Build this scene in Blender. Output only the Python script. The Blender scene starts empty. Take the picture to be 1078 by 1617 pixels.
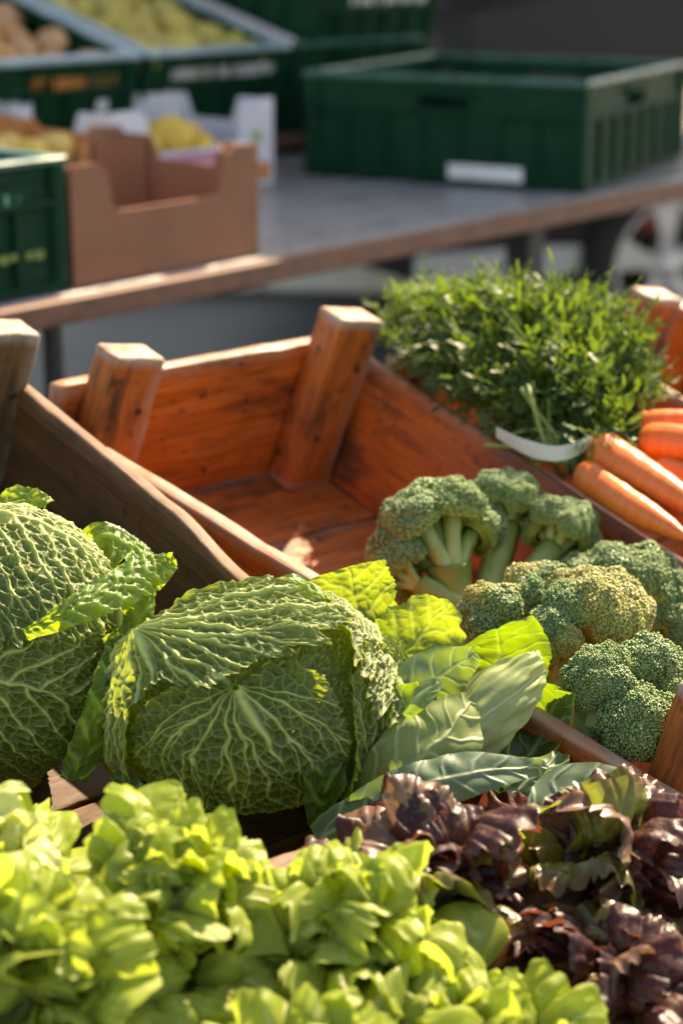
import bpy, math, random
import numpy as np
from mathutils import Vector, Matrix

# ------------------------------------------------------------------ camera, sky, sun, exposure
SC = bpy.context.scene
COL = SC.collection
FPX = 3000.0
PITCH = math.radians(17.4)
CAMH = 1.40
cam = bpy.data.cameras.new('camera')
cam.sensor_fit = 'HORIZONTAL'; cam.sensor_width = 24.0; cam.lens = FPX / 1078 * 24.0
cam.clip_start = 0.05; cam.clip_end = 500
cam.dof.use_dof = True; cam.dof.focus_distance = 1.42; cam.dof.aperture_fstop = 4.2
camo = bpy.data.objects.new('camera', cam); COL.objects.link(camo)
camo.location = (0, 0, CAMH); camo.rotation_euler = (math.pi / 2 - PITCH, 0, 0)
SC.camera = camo

SUN_EL = math.radians(45); SUN_AZ = math.radians(32)     # azimuth clockwise from +Y (view heading)
w = bpy.data.worlds.new('World'); SC.world = w; w.use_nodes = True
nt = w.node_tree
sky = nt.nodes.new('ShaderNodeTexSky'); sky.sky_type = 'NISHITA'; sky.sun_disc = False
sky.sun_elevation = SUN_EL; sky.sun_rotation = SUN_AZ
nt.nodes['Background'].inputs['Strength'].default_value = 0.115
nt.links.new(sky.outputs['Color'], nt.nodes['Background'].inputs['Color'])
sun = bpy.data.lights.new('sun', 'SUN'); sun.energy = 4.8; sun.angle = math.radians(0.55); sun.color = (1.0, 0.91, 0.78)
suno = bpy.data.objects.new('sun', sun); COL.objects.link(suno)
S2 = Vector((math.sin(SUN_AZ) * math.cos(SUN_EL), math.cos(SUN_AZ) * math.cos(SUN_EL), math.sin(SUN_EL)))
suno.rotation_euler = S2.to_track_quat('Z', 'Y').to_euler(); suno.location = (3, 6, 6)
vs = SC.view_settings
vs.view_transform = 'Standard'; vs.look = 'None'; vs.gamma = 1.0; vs.use_curve_mapping = False
vs.exposure = 1.6
vs.use_white_balance = True; vs.white_balance_temperature = 8800; vs.white_balance_tint = 10
SC.render.engine = 'CYCLES'
SC.cycles.max_bounces = 8; SC.cycles.diffuse_bounces = 4; SC.cycles.transmission_bounces = 6
SC.cycles.use_denoising = True

# ------------------------------------------------------------------ numeric helpers
cp, sp = math.cos(PITCH), math.sin(PITCH)
CR = np.array([1.0, 0, 0]); CU = np.array([0, sp, cp]); CB = np.array([0, -cp, sp])   # right, up, towards viewer

def P(px, py, d):
    """world point seen at photo pixel (px,py) at depth d metres"""
    return np.array([0, 0, CAMH]) + CR * (px - 539) / FPX * d + CU * (808.5 - py) / FPX * d - CB * d

def Pz(px, py, z):
    v = P(px, py, 1.0) - np.array([0, 0, CAMH])
    return np.array([0, 0, CAMH]) + v * ((z - CAMH) / v[2])

def unit(v):
    v = np.asarray(v, float); return v / max(1e-9, np.linalg.norm(v))

def rnd(seed): return np.random.default_rng(seed)

_perm = rnd(7).random((64, 64, 64))
def vnoise(p):
    """value noise in [-1,1]; p (...,3)"""
    p = np.asarray(p, float); i = np.floor(p).astype(int); f = p - i; f = f * f * (3 - 2 * f)
    i = i % 64; j = (i + 1) % 64
    g = lambda a, b, c: _perm[a[..., 0], b[..., 1], c[..., 2]]
    x, y, z = f[..., 0], f[..., 1], f[..., 2]
    r = ((g(i, i, i) * (1 - x) + g(j, i, i) * x) * (1 - y) + (g(i, j, i) * (1 - x) + g(j, j, i) * x) * y) * (1 - z) \
      + ((g(i, i, j) * (1 - x) + g(j, i, j) * x) * (1 - y) + (g(i, j, j) * (1 - x) + g(j, j, j) * x) * y) * z
    return r * 2 - 1
def n2(x, y, s=0.0): return vnoise(np.stack([x, y, np.zeros_like(x) + s], -1))
def n1(x, s=0.0): return n2(x, np.zeros_like(x) + s * 3.7, s)

_j = rnd(3).random((64, 64, 2))
def voro_edge(x, y):
    """distance to the nearest cell border (unit cells) and the cell's random value"""
    ix = np.floor(x).astype(int); iy = np.floor(y).astype(int)
    best = np.full(x.shape, 1e9); bx = np.zeros_like(x); by = np.zeros_like(x); bv = np.zeros_like(x)
    cells = []
    for a in (-1, 0, 1):
        for b in (-1, 0, 1):
            j = _j[(ix + a) % 64, (iy + b) % 64]
            cx = ix + a + .1 + .8 * j[..., 0]; cy = iy + b + .1 + .8 * j[..., 1]
            d = (cx - x) ** 2 + (cy - y) ** 2; m = d < best
            best = np.where(m, d, best); bx = np.where(m, cx, bx); by = np.where(m, cy, by)
            bv = np.where(m, j[..., 0], bv); cells.append((cx, cy))
    e = np.full(x.shape, 1e9)
    for cx, cy in cells:
        dx, dy = cx - bx, cy - by; L = np.hypot(dx, dy); ok = L > 1e-6
        dd = ((cx + bx) / 2 - x) * dx + ((cy + by) / 2 - y) * dy
        e = np.where(ok, np.minimum(e, dd / np.where(ok, L, 1)), e)
    return np.maximum(e, 0), bv

# ------------------------------------------------------------------ object helpers
def mesh_obj(name, V, F, mat, parent=None, smooth=True, attrs=None, uv=None, loc=None):
    V = np.asarray(V, float).reshape(-1, 3)
    if parent is not None and loc is None: V = V - np.array(parent['_o']) if '_o' in parent else V
    me = bpy.data.meshes.new(name)
    if isinstance(F, np.ndarray):
        k = F.shape[1]
        me.vertices.add(len(V)); me.vertices.foreach_set('co', V.ravel())
        me.loops.add(F.size); me.loops.foreach_set('vertex_index', F.ravel().astype(np.int32))
        me.polygons.add(len(F)); me.polygons.foreach_set('loop_start', np.arange(0, F.size, k, dtype=np.int32))
        me.polygons.foreach_set('loop_total', np.full(len(F), k, np.int32))
    else:
        me.from_pydata([tuple(v) for v in V], [], F)
    me.update(); me.validate()
    if smooth: me.polygons.foreach_set('use_smooth', np.ones(len(me.polygons), bool))
    if attrs:
        for k_, a in attrs.items():
            at = me.attributes.new(k_, 'FLOAT', 'POINT'); at.data.foreach_set('value', np.asarray(a, np.float32).ravel())
    if uv is not None:
        u = me.uv_layers.new(name='UVMap'); li = np.zeros(len(me.loops), np.int32); me.loops.foreach_get('vertex_index', li)
        u.data.foreach_set('uv', uv.reshape(-1, 2)[li].astype(np.float32).ravel())
    if mat: me.materials.append(mat)
    o = bpy.data.objects.new(name, me); COL.objects.link(o)
    if parent is not None: o.parent = parent
    return o

def tag(o, label, cat, group=None):
    o['label'] = label; o['category'] = cat
    if group: o['group'] = group
    return o

def thing(name, loc, label, cat, group=None, basis=None):
    o = bpy.data.objects.new(name, None); COL.objects.link(o); o.empty_display_size = .05
    if basis is None:
        o.location = tuple(loc); o['_o'] = [float(c) for c in loc]
    else:
        m = Matrix.Identity(4)
        for c in range(3):
            for r in range(3): m[r][c] = float(basis[c][r])
        for r in range(3): m[r][3] = float(loc[r])
        o.matrix_world = m
    return tag(o, label, cat, group)

def place(o, org, ex, ey, ez):
    m = Matrix.Identity(4)
    for c, v in enumerate((ex, ey, ez)):
        for r in range(3): m[r][c] = float(v[r])
    for r in range(3): m[r][3] = float(org[r])
    o.matrix_local = m; return o

def dup(o, parent, name=None):
    c = o.copy(); COL.objects.link(c); c.parent = parent
    if name: c.name = name
    return c

def grid_faces(n, m, wrap=False):
    i, j = np.meshgrid(np.arange(n - 1), np.arange(m if wrap else m - 1), indexing='ij')
    k = (j + 1) % m
    return np.stack([i * m + j, i * m + k, (i + 1) * m + k, (i + 1) * m + j], -1).reshape(-1, 4)

class MB:
    def __init__(s): s.V = []; s.F = []; s.n = 0
    def add(s, V, F):
        V = np.asarray(V, float).reshape(-1, 3)
        s.V.append(V); s.F += [tuple(int(i) + s.n for i in f) for f in F]; s.n += len(V)
    def box(s, c, h, bev=0.0, R=None):
        c = np.asarray(c, float); h = np.asarray(h, float)
        if bev <= 0:
            v = np.array([[x, y, z] for x in (-1, 1) for y in (-1, 1) for z in (-1, 1)], float) * h
            f = [(0, 1, 3, 2), (4, 6, 7, 5), (0, 4, 5, 1), (2, 3, 7, 6), (0, 2, 6, 4), (1, 5, 7, 3)]
        else:
            b = min(bev, *(h * .49)); v = []; idx = {}
            for x in (-1, 1):
                for y in (-1, 1):
                    for z in (-1, 1):
                        for a in range(3):
                            q = np.array([x, y, z], float) * (h - b); q[a] += (x, y, z)[a] * b
                            idx[(x, y, z, a)] = len(v); v.append(q)
            f = []
            for a in range(3):
                o1, o2 = (a + 1) % 3, (a + 2) % 3
                for sg in (-1, 1):
                    r = []
                    for u, w_ in ((-1, -1), (1, -1), (1, 1), (-1, 1)):
                        k = [0, 0, 0]; k[a] = sg; k[o1] = u; k[o2] = w_; r.append(idx[(*k, a)])
                    f.append(tuple(r if sg > 0 else r[::-1]))
                for u in (-1, 1):
                    for w_ in (-1, 1):
                        k1 = [0, 0, 0]; k1[a] = -1; k1[o1] = u; k1[o2] = w_; k2 = list(k1); k2[a] = 1
                        f.append((idx[(*k1, o1)], idx[(*k2, o1)], idx[(*k2, o2)], idx[(*k1, o2)]))
            for x in (-1, 1):
                for y in (-1, 1):
                    for z in (-1, 1): f.append(tuple(idx[(x, y, z, a)] for a in range(3)))
            v = np.array(v)
        if R is not None: v = v @ np.asarray(R).T
        s.add(v + c, f)
    def tube(s, pts, rad, k=8, cap=True):
        pts = np.asarray(pts, float); n = len(pts); rad = np.broadcast_to(rad, n)
        T = np.gradient(pts, axis=0); T /= np.linalg.norm(T, axis=1)[:, None] + 1e-12
        ref = np.array([0, 0, 1.0]) if abs(T[0][2]) < .9 else np.array([1.0, 0, 0])
        A = np.cross(T, ref); A /= np.linalg.norm(A, axis=1)[:, None] + 1e-12; B = np.cross(T, A)
        th = np.linspace(0, 2 * np.pi, k, endpoint=False)
        V = pts[:, None] + rad[:, None, None] * (A[:, None] * np.cos(th)[None, :, None] + B[:, None] * np.sin(th)[None, :, None])
        F = [tuple(r) for r in grid_faces(n, k, True)]
        if cap: F += [tuple(range(k))[::-1], tuple(range((n - 1) * k, n * k))]
        s.add(V, F)
    def obj(s, name, mat, parent=None, smooth=False, attrs=None, loc=None):
        return mesh_obj(name, np.concatenate(s.V), s.F, mat, parent, smooth, attrs, loc=loc)

# ------------------------------------------------------------------ materials
def newmat(name):
    m = bpy.data.materials.new(name); m.use_nodes = True
    t = m.node_tree; t.nodes.clear(); return m, t
class NT:
    def __init__(s, t): s.t = t
    def __call__(s, typ, ins=None, **kw):
        n = s.t.nodes.new(typ)
        for k, v in kw.items(): setattr(n, k, v)
        for k, v in (ins or {}).items():
            if isinstance(v, bpy.types.NodeSocket): s.t.links.new(v, n.inputs[k])
            else: n.inputs[k].default_value = v
        return n
    def math(s, op, a, b=0.0, clamp=False):
        n = s('ShaderNodeMath', {0: a, 1: b}, operation=op); n.use_clamp = clamp; return n.outputs[0]
    def mix(s, f, a, b, blend='MIX'):
        n = s('ShaderNodeMix', data_type='RGBA', blend_type=blend)
        for k, v in (('Factor', f), ('A', a), ('B', b)):
            sock = [i for i in n.inputs if i.name == k and (i.type == 'RGBA' or (k == 'Factor' and i.type == 'VALUE'))][0]
            if isinstance(v, bpy.types.NodeSocket): s.t.links.new(v, sock)
            else: sock.default_value = v if k == 'Factor' else (*v, 1)[:4]
        return [o for o in n.outputs if o.type == 'RGBA'][0]
    def ramp(s, f, stops):
        n = s('ShaderNodeValToRGB', {0: f}); e = n.color_ramp.elements
        while len(e) < len(stops): e.new(.5)
        for i, (p_, c) in enumerate(stops): e[i].position = p_; e[i].color = (*c, 1)
        return n.outputs[0]
    def rng(s, v, a, b, c=0.0, d=1.0):
        return s('ShaderNodeMapRange', {0: v, 1: a, 2: b, 3: c, 4: d}).outputs[0]
    def attr(s, name): return s('ShaderNodeAttribute', attribute_name=name).outputs['Fac']
    def noise(s, vec, scale, detail=3, rough=.55): return s('ShaderNodeTexNoise', {'Vector': vec, 'Scale': scale, 'Detail': detail, 'Roughness': rough}).outputs[0]
    def out(s, surf): s.t.links.new(surf, s('ShaderNodeOutputMaterial').inputs[0])

def hx(r, g, b):
    f = lambda c: c / 12.92 if c <= .04045 else ((c + .055) / 1.055) ** 2.4
    return (f(r / 255), f(g / 255), f(b / 255))

def leaf_mat(name, cell, vein, back, trans_col, trans=.35, rough=.45, fine=True, bump=.25, tint=None, edge=None, spec=.4, fine_scale=330.0):
    m, t = newmat(name); N = NT(t)
    obj = N('ShaderNodeTexCoord').outputs['Object']; uv = N('ShaderNodeTexCoord').outputs['UV']
    v = N.attr('vein'); tone = N.attr('tone')
    nz = N.noise(obj, 45.0, 4); nz2 = N.noise(obj, 300.0, 2)
    c = N.mix(N.rng(nz, .3, .7), tuple(x * .72 for x in cell), tuple(x * 1.25 for x in cell))
    if tint: c = N.mix(N.math('MULTIPLY', N.rng(N.noise(obj, 22.0, 3), .45, .7), tint[1]), c, tint[0])
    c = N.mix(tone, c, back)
    if edge: c = N.mix(N.math('MULTIPLY', N.attr('edge'), edge[1]), c, edge[0])
    f = v
    if fine:
        vo = N('ShaderNodeTexVoronoi', {'Vector': uv, 'Scale': fine_scale}, feature='DISTANCE_TO_EDGE').outputs['Distance']
        fv = N.rng(vo, .0, .13, 1.0, 0.0)
        f = N.math('MAXIMUM', v, N.math('MULTIPLY', fv, .16))
    c = N.mix(f, c, vein)
    c = N.mix(N.math('MULTIPLY', N.rng(nz2, .55, .8), .18), c, (.6, .62, .3))
    h = N.math('ADD', N.math('MULTIPLY', f, .6), N.math('MULTIPLY', nz2, .5))
    bp = N('ShaderNodeBump', {'Height': h, 'Strength': bump, 'Distance': .0015}).outputs[0]
    pr = N('ShaderNodeBsdfPrincipled', {'Base Color': c, 'Roughness': rough, 'Specular IOR Level': spec, 'Normal': bp})
    tr = N('ShaderNodeBsdfTranslucent', {'Color': N.mix(f, trans_col, tuple(min(1, x * 1.15 + .03) for x in trans_col)), 'Normal': bp})
    N.out(N('ShaderNodeMixShader', {0: trans, 1: pr.outputs[0], 2: tr.outputs[0]}).outputs[0])
    return m

def wood_mat(name, base, dark, wear, worn=.5, rough=.55, stain=.5, edgecol=(.23, .16, .11), grain=1.0):
    m, t = newmat(name); N = NT(t)
    oi = N('ShaderNodeObjectInfo').outputs['Random']
    obj = N('ShaderNodeTexCoord').outputs['Object']
    off = N('ShaderNodeCombineXYZ', {0: N.math('MULTIPLY', oi, 7.0), 1: N.math('MULTIPLY', oi, 13.0), 2: N.math('MULTIPLY', oi, 5.0)}).outputs[0]
    v = N('ShaderNodeVectorMath', {0: obj, 1: off}, operation='ADD').outputs[0]
    g = N('ShaderNodeMapping', {'Vector': v, 'Scale': (6, 85, 85)}).outputs[0]
    gr = N.noise(g, 1.6 * grain, 6, .65)
    g2 = N('ShaderNodeMapping', {'Vector': v, 'Scale': (12, 330, 330)}).outputs[0]
    gf = N.noise(g2, 1.0, 3, .6)
    bl = N.noise(N('ShaderNodeMapping', {'Vector': v, 'Scale': (9, 22, 22)}).outputs[0], 1.0, 5, .6)
    sp_ = N.noise(v, 70.0, 3, .5)
    c = N.mix(N.rng(gr, .3, .7), tuple(x * .62 for x in base), tuple(x * 1.25 for x in base))
    c = N.mix(N.math('MULTIPLY', N.rng(gf, .52, .7), .35), c, dark)
    c = N.mix(N.math('MULTIPLY', N.rng(bl, .5, .68), stain), c, dark)
    c = N.mix(N.math('MULTIPLY', N.rng(sp_, .60, .72), .75), c, tuple(x * .6 for x in dark))
    c = N.mix(N.math('MULTIPLY', N.rng(N.noise(g, .8, 4), .55, .72), worn), c, wear)
    e = N.math('MULTIPLY', N.attr('edge'), N.rng(N.noise(v, 40.0, 4), .25, .6))
    c = N.mix(e, c, edgecol)
    h = N.math('ADD', N.math('MULTIPLY', gr, .7), N.math('MULTIPLY', gf, .5))
    bp = N('ShaderNodeBump', {'Height': h, 'Strength': .8, 'Distance': .002}).outputs[0]
    pr = N('ShaderNodeBsdfPrincipled', {'Base Color': c, 'Roughness': N.rng(bl, .3, .7, rough - .1, rough + .15), 'Specular IOR Level': .4, 'Normal': bp})
    N.out(pr.outputs[0]); return m

def plain_mat(name, col, rough=.5, var=.25, scale=20.0, metal=0.0, spec=.5, bump=.0, coat=0.0):
    m, t = newmat(name); N = NT(t)
    obj = N('ShaderNodeTexCoord').outputs['Object']
    nz = N.noise(obj, scale, 4)
    c = N.mix(N.rng(nz, .3, .7), tuple(x * (1 - var) for x in col), tuple(min(1, x * (1 + var)) for x in col))
    ins = {'Base Color': c, 'Roughness': N.rng(nz, .3, .7, rough * .85, min(1, rough * 1.15)), 'Metallic': metal, 'Specular IOR Level': spec, 'Coat Weight': coat}
    if bump: ins['Normal'] = N('ShaderNodeBump', {'Height': N.noise(obj, scale * 4, 3), 'Strength': bump, 'Distance': .003}).outputs[0]
    N.out(N('ShaderNodeBsdfPrincipled', ins).outputs[0]); return m

# ------------------------------------------------------------------ boards
def board(name, L, H, T, mat, parent, org, ex, ez, seed=0, nr=0.0025, top=None, wob=.0007, rough_edge=.0008, bot=None, end_slant=0.0):
    """plank with its length along ex, height along ez, thickness along ez x ex; org = middle of the bottom edge. top(t) scales the height."""
    rg = rnd(seed); n = max(6, int(L / .012)); n = min(n, 70)
    def side(a, b, k): return [tuple(np.array(a) + (np.array(b) - np.array(a)) * i / k) for i in range(k)]
    r = min(nr, T * .45); y, z = T / 2, H
    sec = []
    kz = max(3, int(H / .012)); kz = min(kz, 9)
    sec += side((-y, r), (-y, z - r), kz) + [(-y, z - r), (-y + r * .3, z - r * .3)] + side((-y + r, z), (y - r, z), 2) + [(y - r, z), (y - r * .3, z - r * .3)]
    sec += side((y, z - r), (y, r), kz) + [(y, r), (y - r * .3, r * .3)] + side((y - r, 0), (-y + r, 0), 2) + [(-y + r, 0), (-y + r * .3, r * .3)]
    sec = np.array(sec); m = len(sec)
    ts = np.linspace(0, 1, n); ts = np.concatenate([[0], ts, [1]])
    X = (ts - .5) * L; X[0] += 0; X[-1] -= 0
    V = np.zeros((n + 2, m, 3)); E = np.zeros((n + 2, m))
    o = rg.random(3) * 40
    for i, (t, x) in enumerate(zip(ts, X)):
        s = sec.copy()
        shrink = 1.0 if 0 < i < n + 1 else None
        zz = s[:, 1] / H
        h = H * (top(t) if top else 1.0)
        s[:, 1] = zz * h
        if shrink is None:
            c = np.array([0, h / 2]); s = c + (s - c) * np.array([1 - r / (T / 2) * .7, 1 - r / (h / 2) * .7])
            xx = np.full(m, x)
        else:
            xx = np.full(m, np.clip(x, -L / 2 + r * .6, L / 2 - r * .6))
        xx = xx + end_slant * (zz - .5) * (h)
        P3 = np.stack([xx, s[:, 0], s[:, 1]], -1)
        nz = vnoise(P3 * 14 + o) * wob + vnoise(P3 * 55 + o) * wob * .5
        nrm = s - np.array([0, h / 2]); nrm = np.stack([np.sign(s[:, 0]) * (abs(abs(s[:, 0]) - T / 2) < r), (zz > 1 - 1.2 * r / H) * 1.0 - (zz < 1.2 * r / H) * 1.0], -1)
        ed = ((zz > 1 - 2.2 * r / H) | (zz < 2.2 * r / H)) * 1.0
        chip = np.minimum(0, vnoise(P3 * 34 + o + 9) + .25) * rough_edge * 5 * ed
        s = s + nrm * (nz + 0)[:, None]; s[:, 1] += chip * np.sign(zz - .5)
        V[i] = np.stack([xx + vnoise(P3 * 60 + 3) * .0015 * (t in (0.0, 1.0)), s[:, 0], s[:, 1]], -1)
        d = np.minimum((1 - zz) * H, zz * H)
        E[i] = np.maximum(np.clip(1 - (1 - zz) * H / .007, 0, 1), .9 * max(0, 1 - min(t, 1 - t) * L / .008))
    F = [tuple(f) for f in grid_faces(n + 2, m, True)] + [tuple(range(m))[::-1], tuple(range((n + 1) * m, (n + 2) * m))]
    ob = mesh_obj(name, V, F, mat, parent, True, {'edge': E.ravel()}, loc=(0,))
    ex = unit(ex); ez = unit(np.asarray(ez, float) - ex * np.dot(ez, ex)); ey = np.cross(ez, ex)
    return place(ob, org, ex, ey, ez)

M_orange = wood_mat('stained_orange_wood', (.50, .115, .018), (.065, .022, .012), (.54, .19, .05), worn=.45, rough=.42, stain=.9, edgecol=(.30, .21, .15))
M_post = wood_mat('worn_orange_post', (.42, .12, .025), (.05, .020, .010), (.46, .21, .07), worn=.5, rough=.5, stain=.95, edgecol=(.36, .30, .25))
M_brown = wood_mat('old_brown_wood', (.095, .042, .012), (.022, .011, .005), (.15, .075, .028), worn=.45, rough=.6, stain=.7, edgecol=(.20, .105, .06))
M_bpost = wood_mat('greyed_brown_post', (.13, .068, .024), (.03, .017, .008), (.22, .12, .05), worn=.5, rough=.6, stain=.7, edgecol=(.33, .28, .23))

M_nail = plain_mat('rusty_nail', (.05, .03, .022), .6, .3, 200, metal=.6)
# ------------------------------------------------------------------ crate frame of the display
AZ = math.radians(40); TL = math.radians(14.7)
xc = np.array([math.cos(AZ), math.sin(AZ), 0]); yh = np.array([-math.sin(AZ), math.cos(AZ), 0])
yb = math.cos(TL) * yh + math.sin(TL) * np.array([0, 0, 1.0])           # towards the back (rising)
zn = np.cross(xc, yb)
CW, CLn, CHt = .303, .69, .123
cB = P(575, 560, 2.0) - xc * CW / 2 - yb * CLn / 2 - zn * CHt
def loc2w(c, v): return c + xc * v[0] + yb * v[1] + zn * v[2]
def w2loc(c, p): d = np.asarray(p) - c; return np.array([d @ xc, d @ yb, d @ zn])

def crate(name, c, label, mw, mp, seed, W=CW, L=CLn, H=CHt, flare=.05, posts=('bl', 'br', 'fl', 'fr'), rtop=None, ltop=None, rise=.07, th=.016, front=True, group='wooden display crates', planks=True, backH=None, pw=.058, pt=.036, lt=.0, lc=.0, fH=.8):
    t = thing(name, c, label, 'crate', group, basis=(xc, yb, zn))
    bH = backH or H + .024
    for sgn, nm, tp in ((1, 'side_board', rtop), (-1, 'side_board', ltop)):
        fl = flare if sgn > 0 else .008
        wl = math.hypot(H, fl)
        up = np.array([sgn * fl, 0, H]) / wl; out = np.array([sgn * H, 0, -fl]) / wl
        board(nm, L + .03 + (.06 if lt and sgn < 0 else 0), wl, th, mw, t, np.array([sgn * (W / 2 - fl) - (lc if sgn < 0 else 0), 0, 0]) + out * th / 2, (-lt if sgn < 0 else 0, L, 0), up, seed + 1 + sgn, top=tp, nr=.0028, rough_edge=.00045)
    for yy, nm in ((L / 2, 'back_board'),) + (((-L / 2, 'front_board'),) if front else ()):
        hh = bH if yy > 0 else H * fH
        board(nm, W + (lt * .5 + lc if yy > 0 else 0) - .004, hh, th, mw, t, (-(lt * .5 + lc) / 2 if yy > 0 else 0, yy + (th / 2 + .001) * (1 if yy > 0 else -1), 0.001), (1, 0, 0), (0, 0, 1), seed + 5 + int(yy > 0), nr=.003)
    for k, pc in enumerate(posts):
        sx = 1 if pc[1] == 'r' else -1; sy = 1 if pc[0] == 'b' else -1
        fl = flare if sx > 0 else .008
        up = unit((.022, 0, H)); ph = H + rise
        ctr = np.array([sx * (W / 2 - fl - .002 - pw / 2) - (lt * .5 + lc + .008 if sx < 0 and sy > 0 and lt else 0) + (.012 if sx < 0 and sy < 0 and lt else 0), sy * (L / 2 - pt / 2 - .002), .001])
        # post drawn as a short plank standing up: length along up
        o = board('corner_post', ph, pw, pt, mp, t, ctr + up * ph / 2 - np.array([pw / 2, 0, 0]), up, (1, 0, 0), seed + 11 + k, nr=.0035, wob=.0016, rough_edge=.0008)
        if sy > 0:
            for f_ in (.3, .68):
                nb_ = MB(); q_ = ctr + up * ph * f_ + np.array([(-.012, .014)[f_ > .5], -pt / 2, 0]); nb_.tube([q_ + [0, .003, 0], q_ - [0, .0014, 0]], [.0036, .0034], 8); nb_.obj('nail', M_nail, t, True, loc=(0,))
    if planks:
        n = 6; pl = L / n
        for i in range(n):
            tw = lc + lt * ((i + .5) / n - .5)
            board('floor_plank', W - flare - .008 + .014 + tw, pl - .0025 + (.018 if i == n - 1 else 0), .012, mw, t, ((.008 - flare - tw) / 2, -L / 2 + i * pl + .002, -.007 - .001 * (i % 2)), (1, 0, 0), (0, 1, 0), seed + 30 + i, nr=.002)
    return t

def smooth(a, b, x): x = np.clip((x - a) / (b - a), 0, 1); return x * x * (3 - 2 * x)
SP = CW + .046
cA = cB - xc * SP
crateB = crate('wooden_crate', cB, 'worn orange wooden crate, half empty, with broccoli at its near end', M_orange, M_post, 100, lt=.115, lc=.02)
cA2 = cA + yb * .075 - xc * .062
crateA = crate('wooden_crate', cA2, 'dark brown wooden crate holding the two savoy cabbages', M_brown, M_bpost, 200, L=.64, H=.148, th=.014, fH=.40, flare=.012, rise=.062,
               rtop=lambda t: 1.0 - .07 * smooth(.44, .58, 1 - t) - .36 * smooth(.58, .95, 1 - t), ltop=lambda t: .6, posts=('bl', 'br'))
cC = cB + xc * (SP - .012) - zn * .03 - yb * .012
crateC = crate('wooden_crate', cC, 'wooden crate with bunched carrots, right of the orange crate', M_orange, M_post, 300)
cD = cC + xc * (SP - .035) - zn * .004
crateD = crate('wooden_crate', cD, 'wooden crate at the right edge, behind the carrot greens', M_orange, M_post, 400, posts=('bl', 'br', 'fl'))

# ------------------------------------------------------------------ ground
def ground_mat():
    m, t = newmat('grey_paving'); N = NT(t)
    obj = N('ShaderNodeTexCoord').outputs['Object']
    br = N('ShaderNodeTexBrick', {'Vector': obj, 'Scale': 6.0, 'Color1': (.06, .062, .07, 1), 'Color2': (.04, .042, .048, 1), 'Mortar': (.03, .03, .03, 1), 'Mortar Size': .03})
    nz = N.noise(obj, 3.0, 5); c = N.mix(N.math('MULTIPLY', N.rng(nz, .35, .7), .5), br.outputs[0], (.085, .085, .09))
    bp = N('ShaderNodeBump', {'Height': N.math('ADD', N.noise(obj, 40.0, 3), br.outputs['Fac']), 'Strength': .3, 'Distance': .01}).outputs[0]
    N.out(N('ShaderNodeBsdfPrincipled', {'Base Color': c, 'Roughness': .6, 'Normal': bp}).outputs[0]); return m
g = mesh_obj('ground', [(-150, -60, 0), (150, -60, 0), (150, 250, 0), (-150, 250, 0)], [(0, 1, 2, 3)], ground_mat(), smooth=False); g['kind'] = 'structure'

# ------------------------------------------------------------------ far table
ZT = .905
tA = Pz(0, 487, ZT); tB = Pz(1078, 284, ZT)
tx = unit(tB - tA); ty = np.array([-tx[1], tx[0], 0]); tz = np.array([0, 0, 1.0])
M_ttop = wood_mat('sky_greyed_table_plank', (.36, .33, .33), (.20, .16, .15), (.42, .40, .40), worn=.5, rough=.22, stain=.4, edgecol=(.19, .10, .065))  # grey base colour stands for sky reflected in the planks
M_tedge = plain_mat('reddish_table_edge', (.20, .09, .055), .55, .3, 30)
M_steel = plain_mat('dark_blue_steel', (.018, .024, .034), .45, .3, 15)
table = thing('market_table', tA * [1, 1, 0], 'long plank market table carrying the green crates and cardboard boxes', 'table', basis=(tx, ty, tz))
for i in range(9):
    board('table_plank', 5.4, .125, .022, M_ttop, table, (1.1 + .02 * (i % 2), .012 + i * .128, ZT - .0115 - .0006 * (i % 3)), (1, 0, 0), (0, 1, 0), 500 + i, nr=.002, wob=.0008)
e = MB(); e.box((1.1, .002, ZT - .020), (2.72, .0095, .018), .003); e.obj('front_rail', M_tedge, table, loc=(0,))
pl = w2 = None
def on_table(px, py): d = Pz(px, py, ZT) - tA * [1, 1, 0]; return d @ tx, d @ ty
def tpos(x, y, z=0): return tA * [1, 1, 0] + tx * x + ty * y + tz * (ZT + z)
lx, ly = on_table(217, 470); rx_, ry_ = on_table(958, 330)
def behind(x_, y_, y2):
    q_ = tA * [1, 1, 0] + tx * x_ + ty * y_; k_ = 1.0
    while ((q_ * k_ - tA * [1, 1, 0]) @ ty) < y2: k_ += .005
    return (q_ * k_ - tA * [1, 1, 0]) @ tx, y2
lb = behind(lx, .10, 1.0); rb = behind(rx_, .07, 1.0)
for x_, y_, hw in ((lx, .10, .012), (rx_, .07, .027), (*lb, .014), (*rb, .028), (-1.0, .1, .02)):
    e = MB(); e.box((x_, y_, (ZT - .026) / 2), (hw, hw, (ZT - .026) / 2 - .001), .004); e.obj('leg', M_steel, table, loc=(0,))

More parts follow.
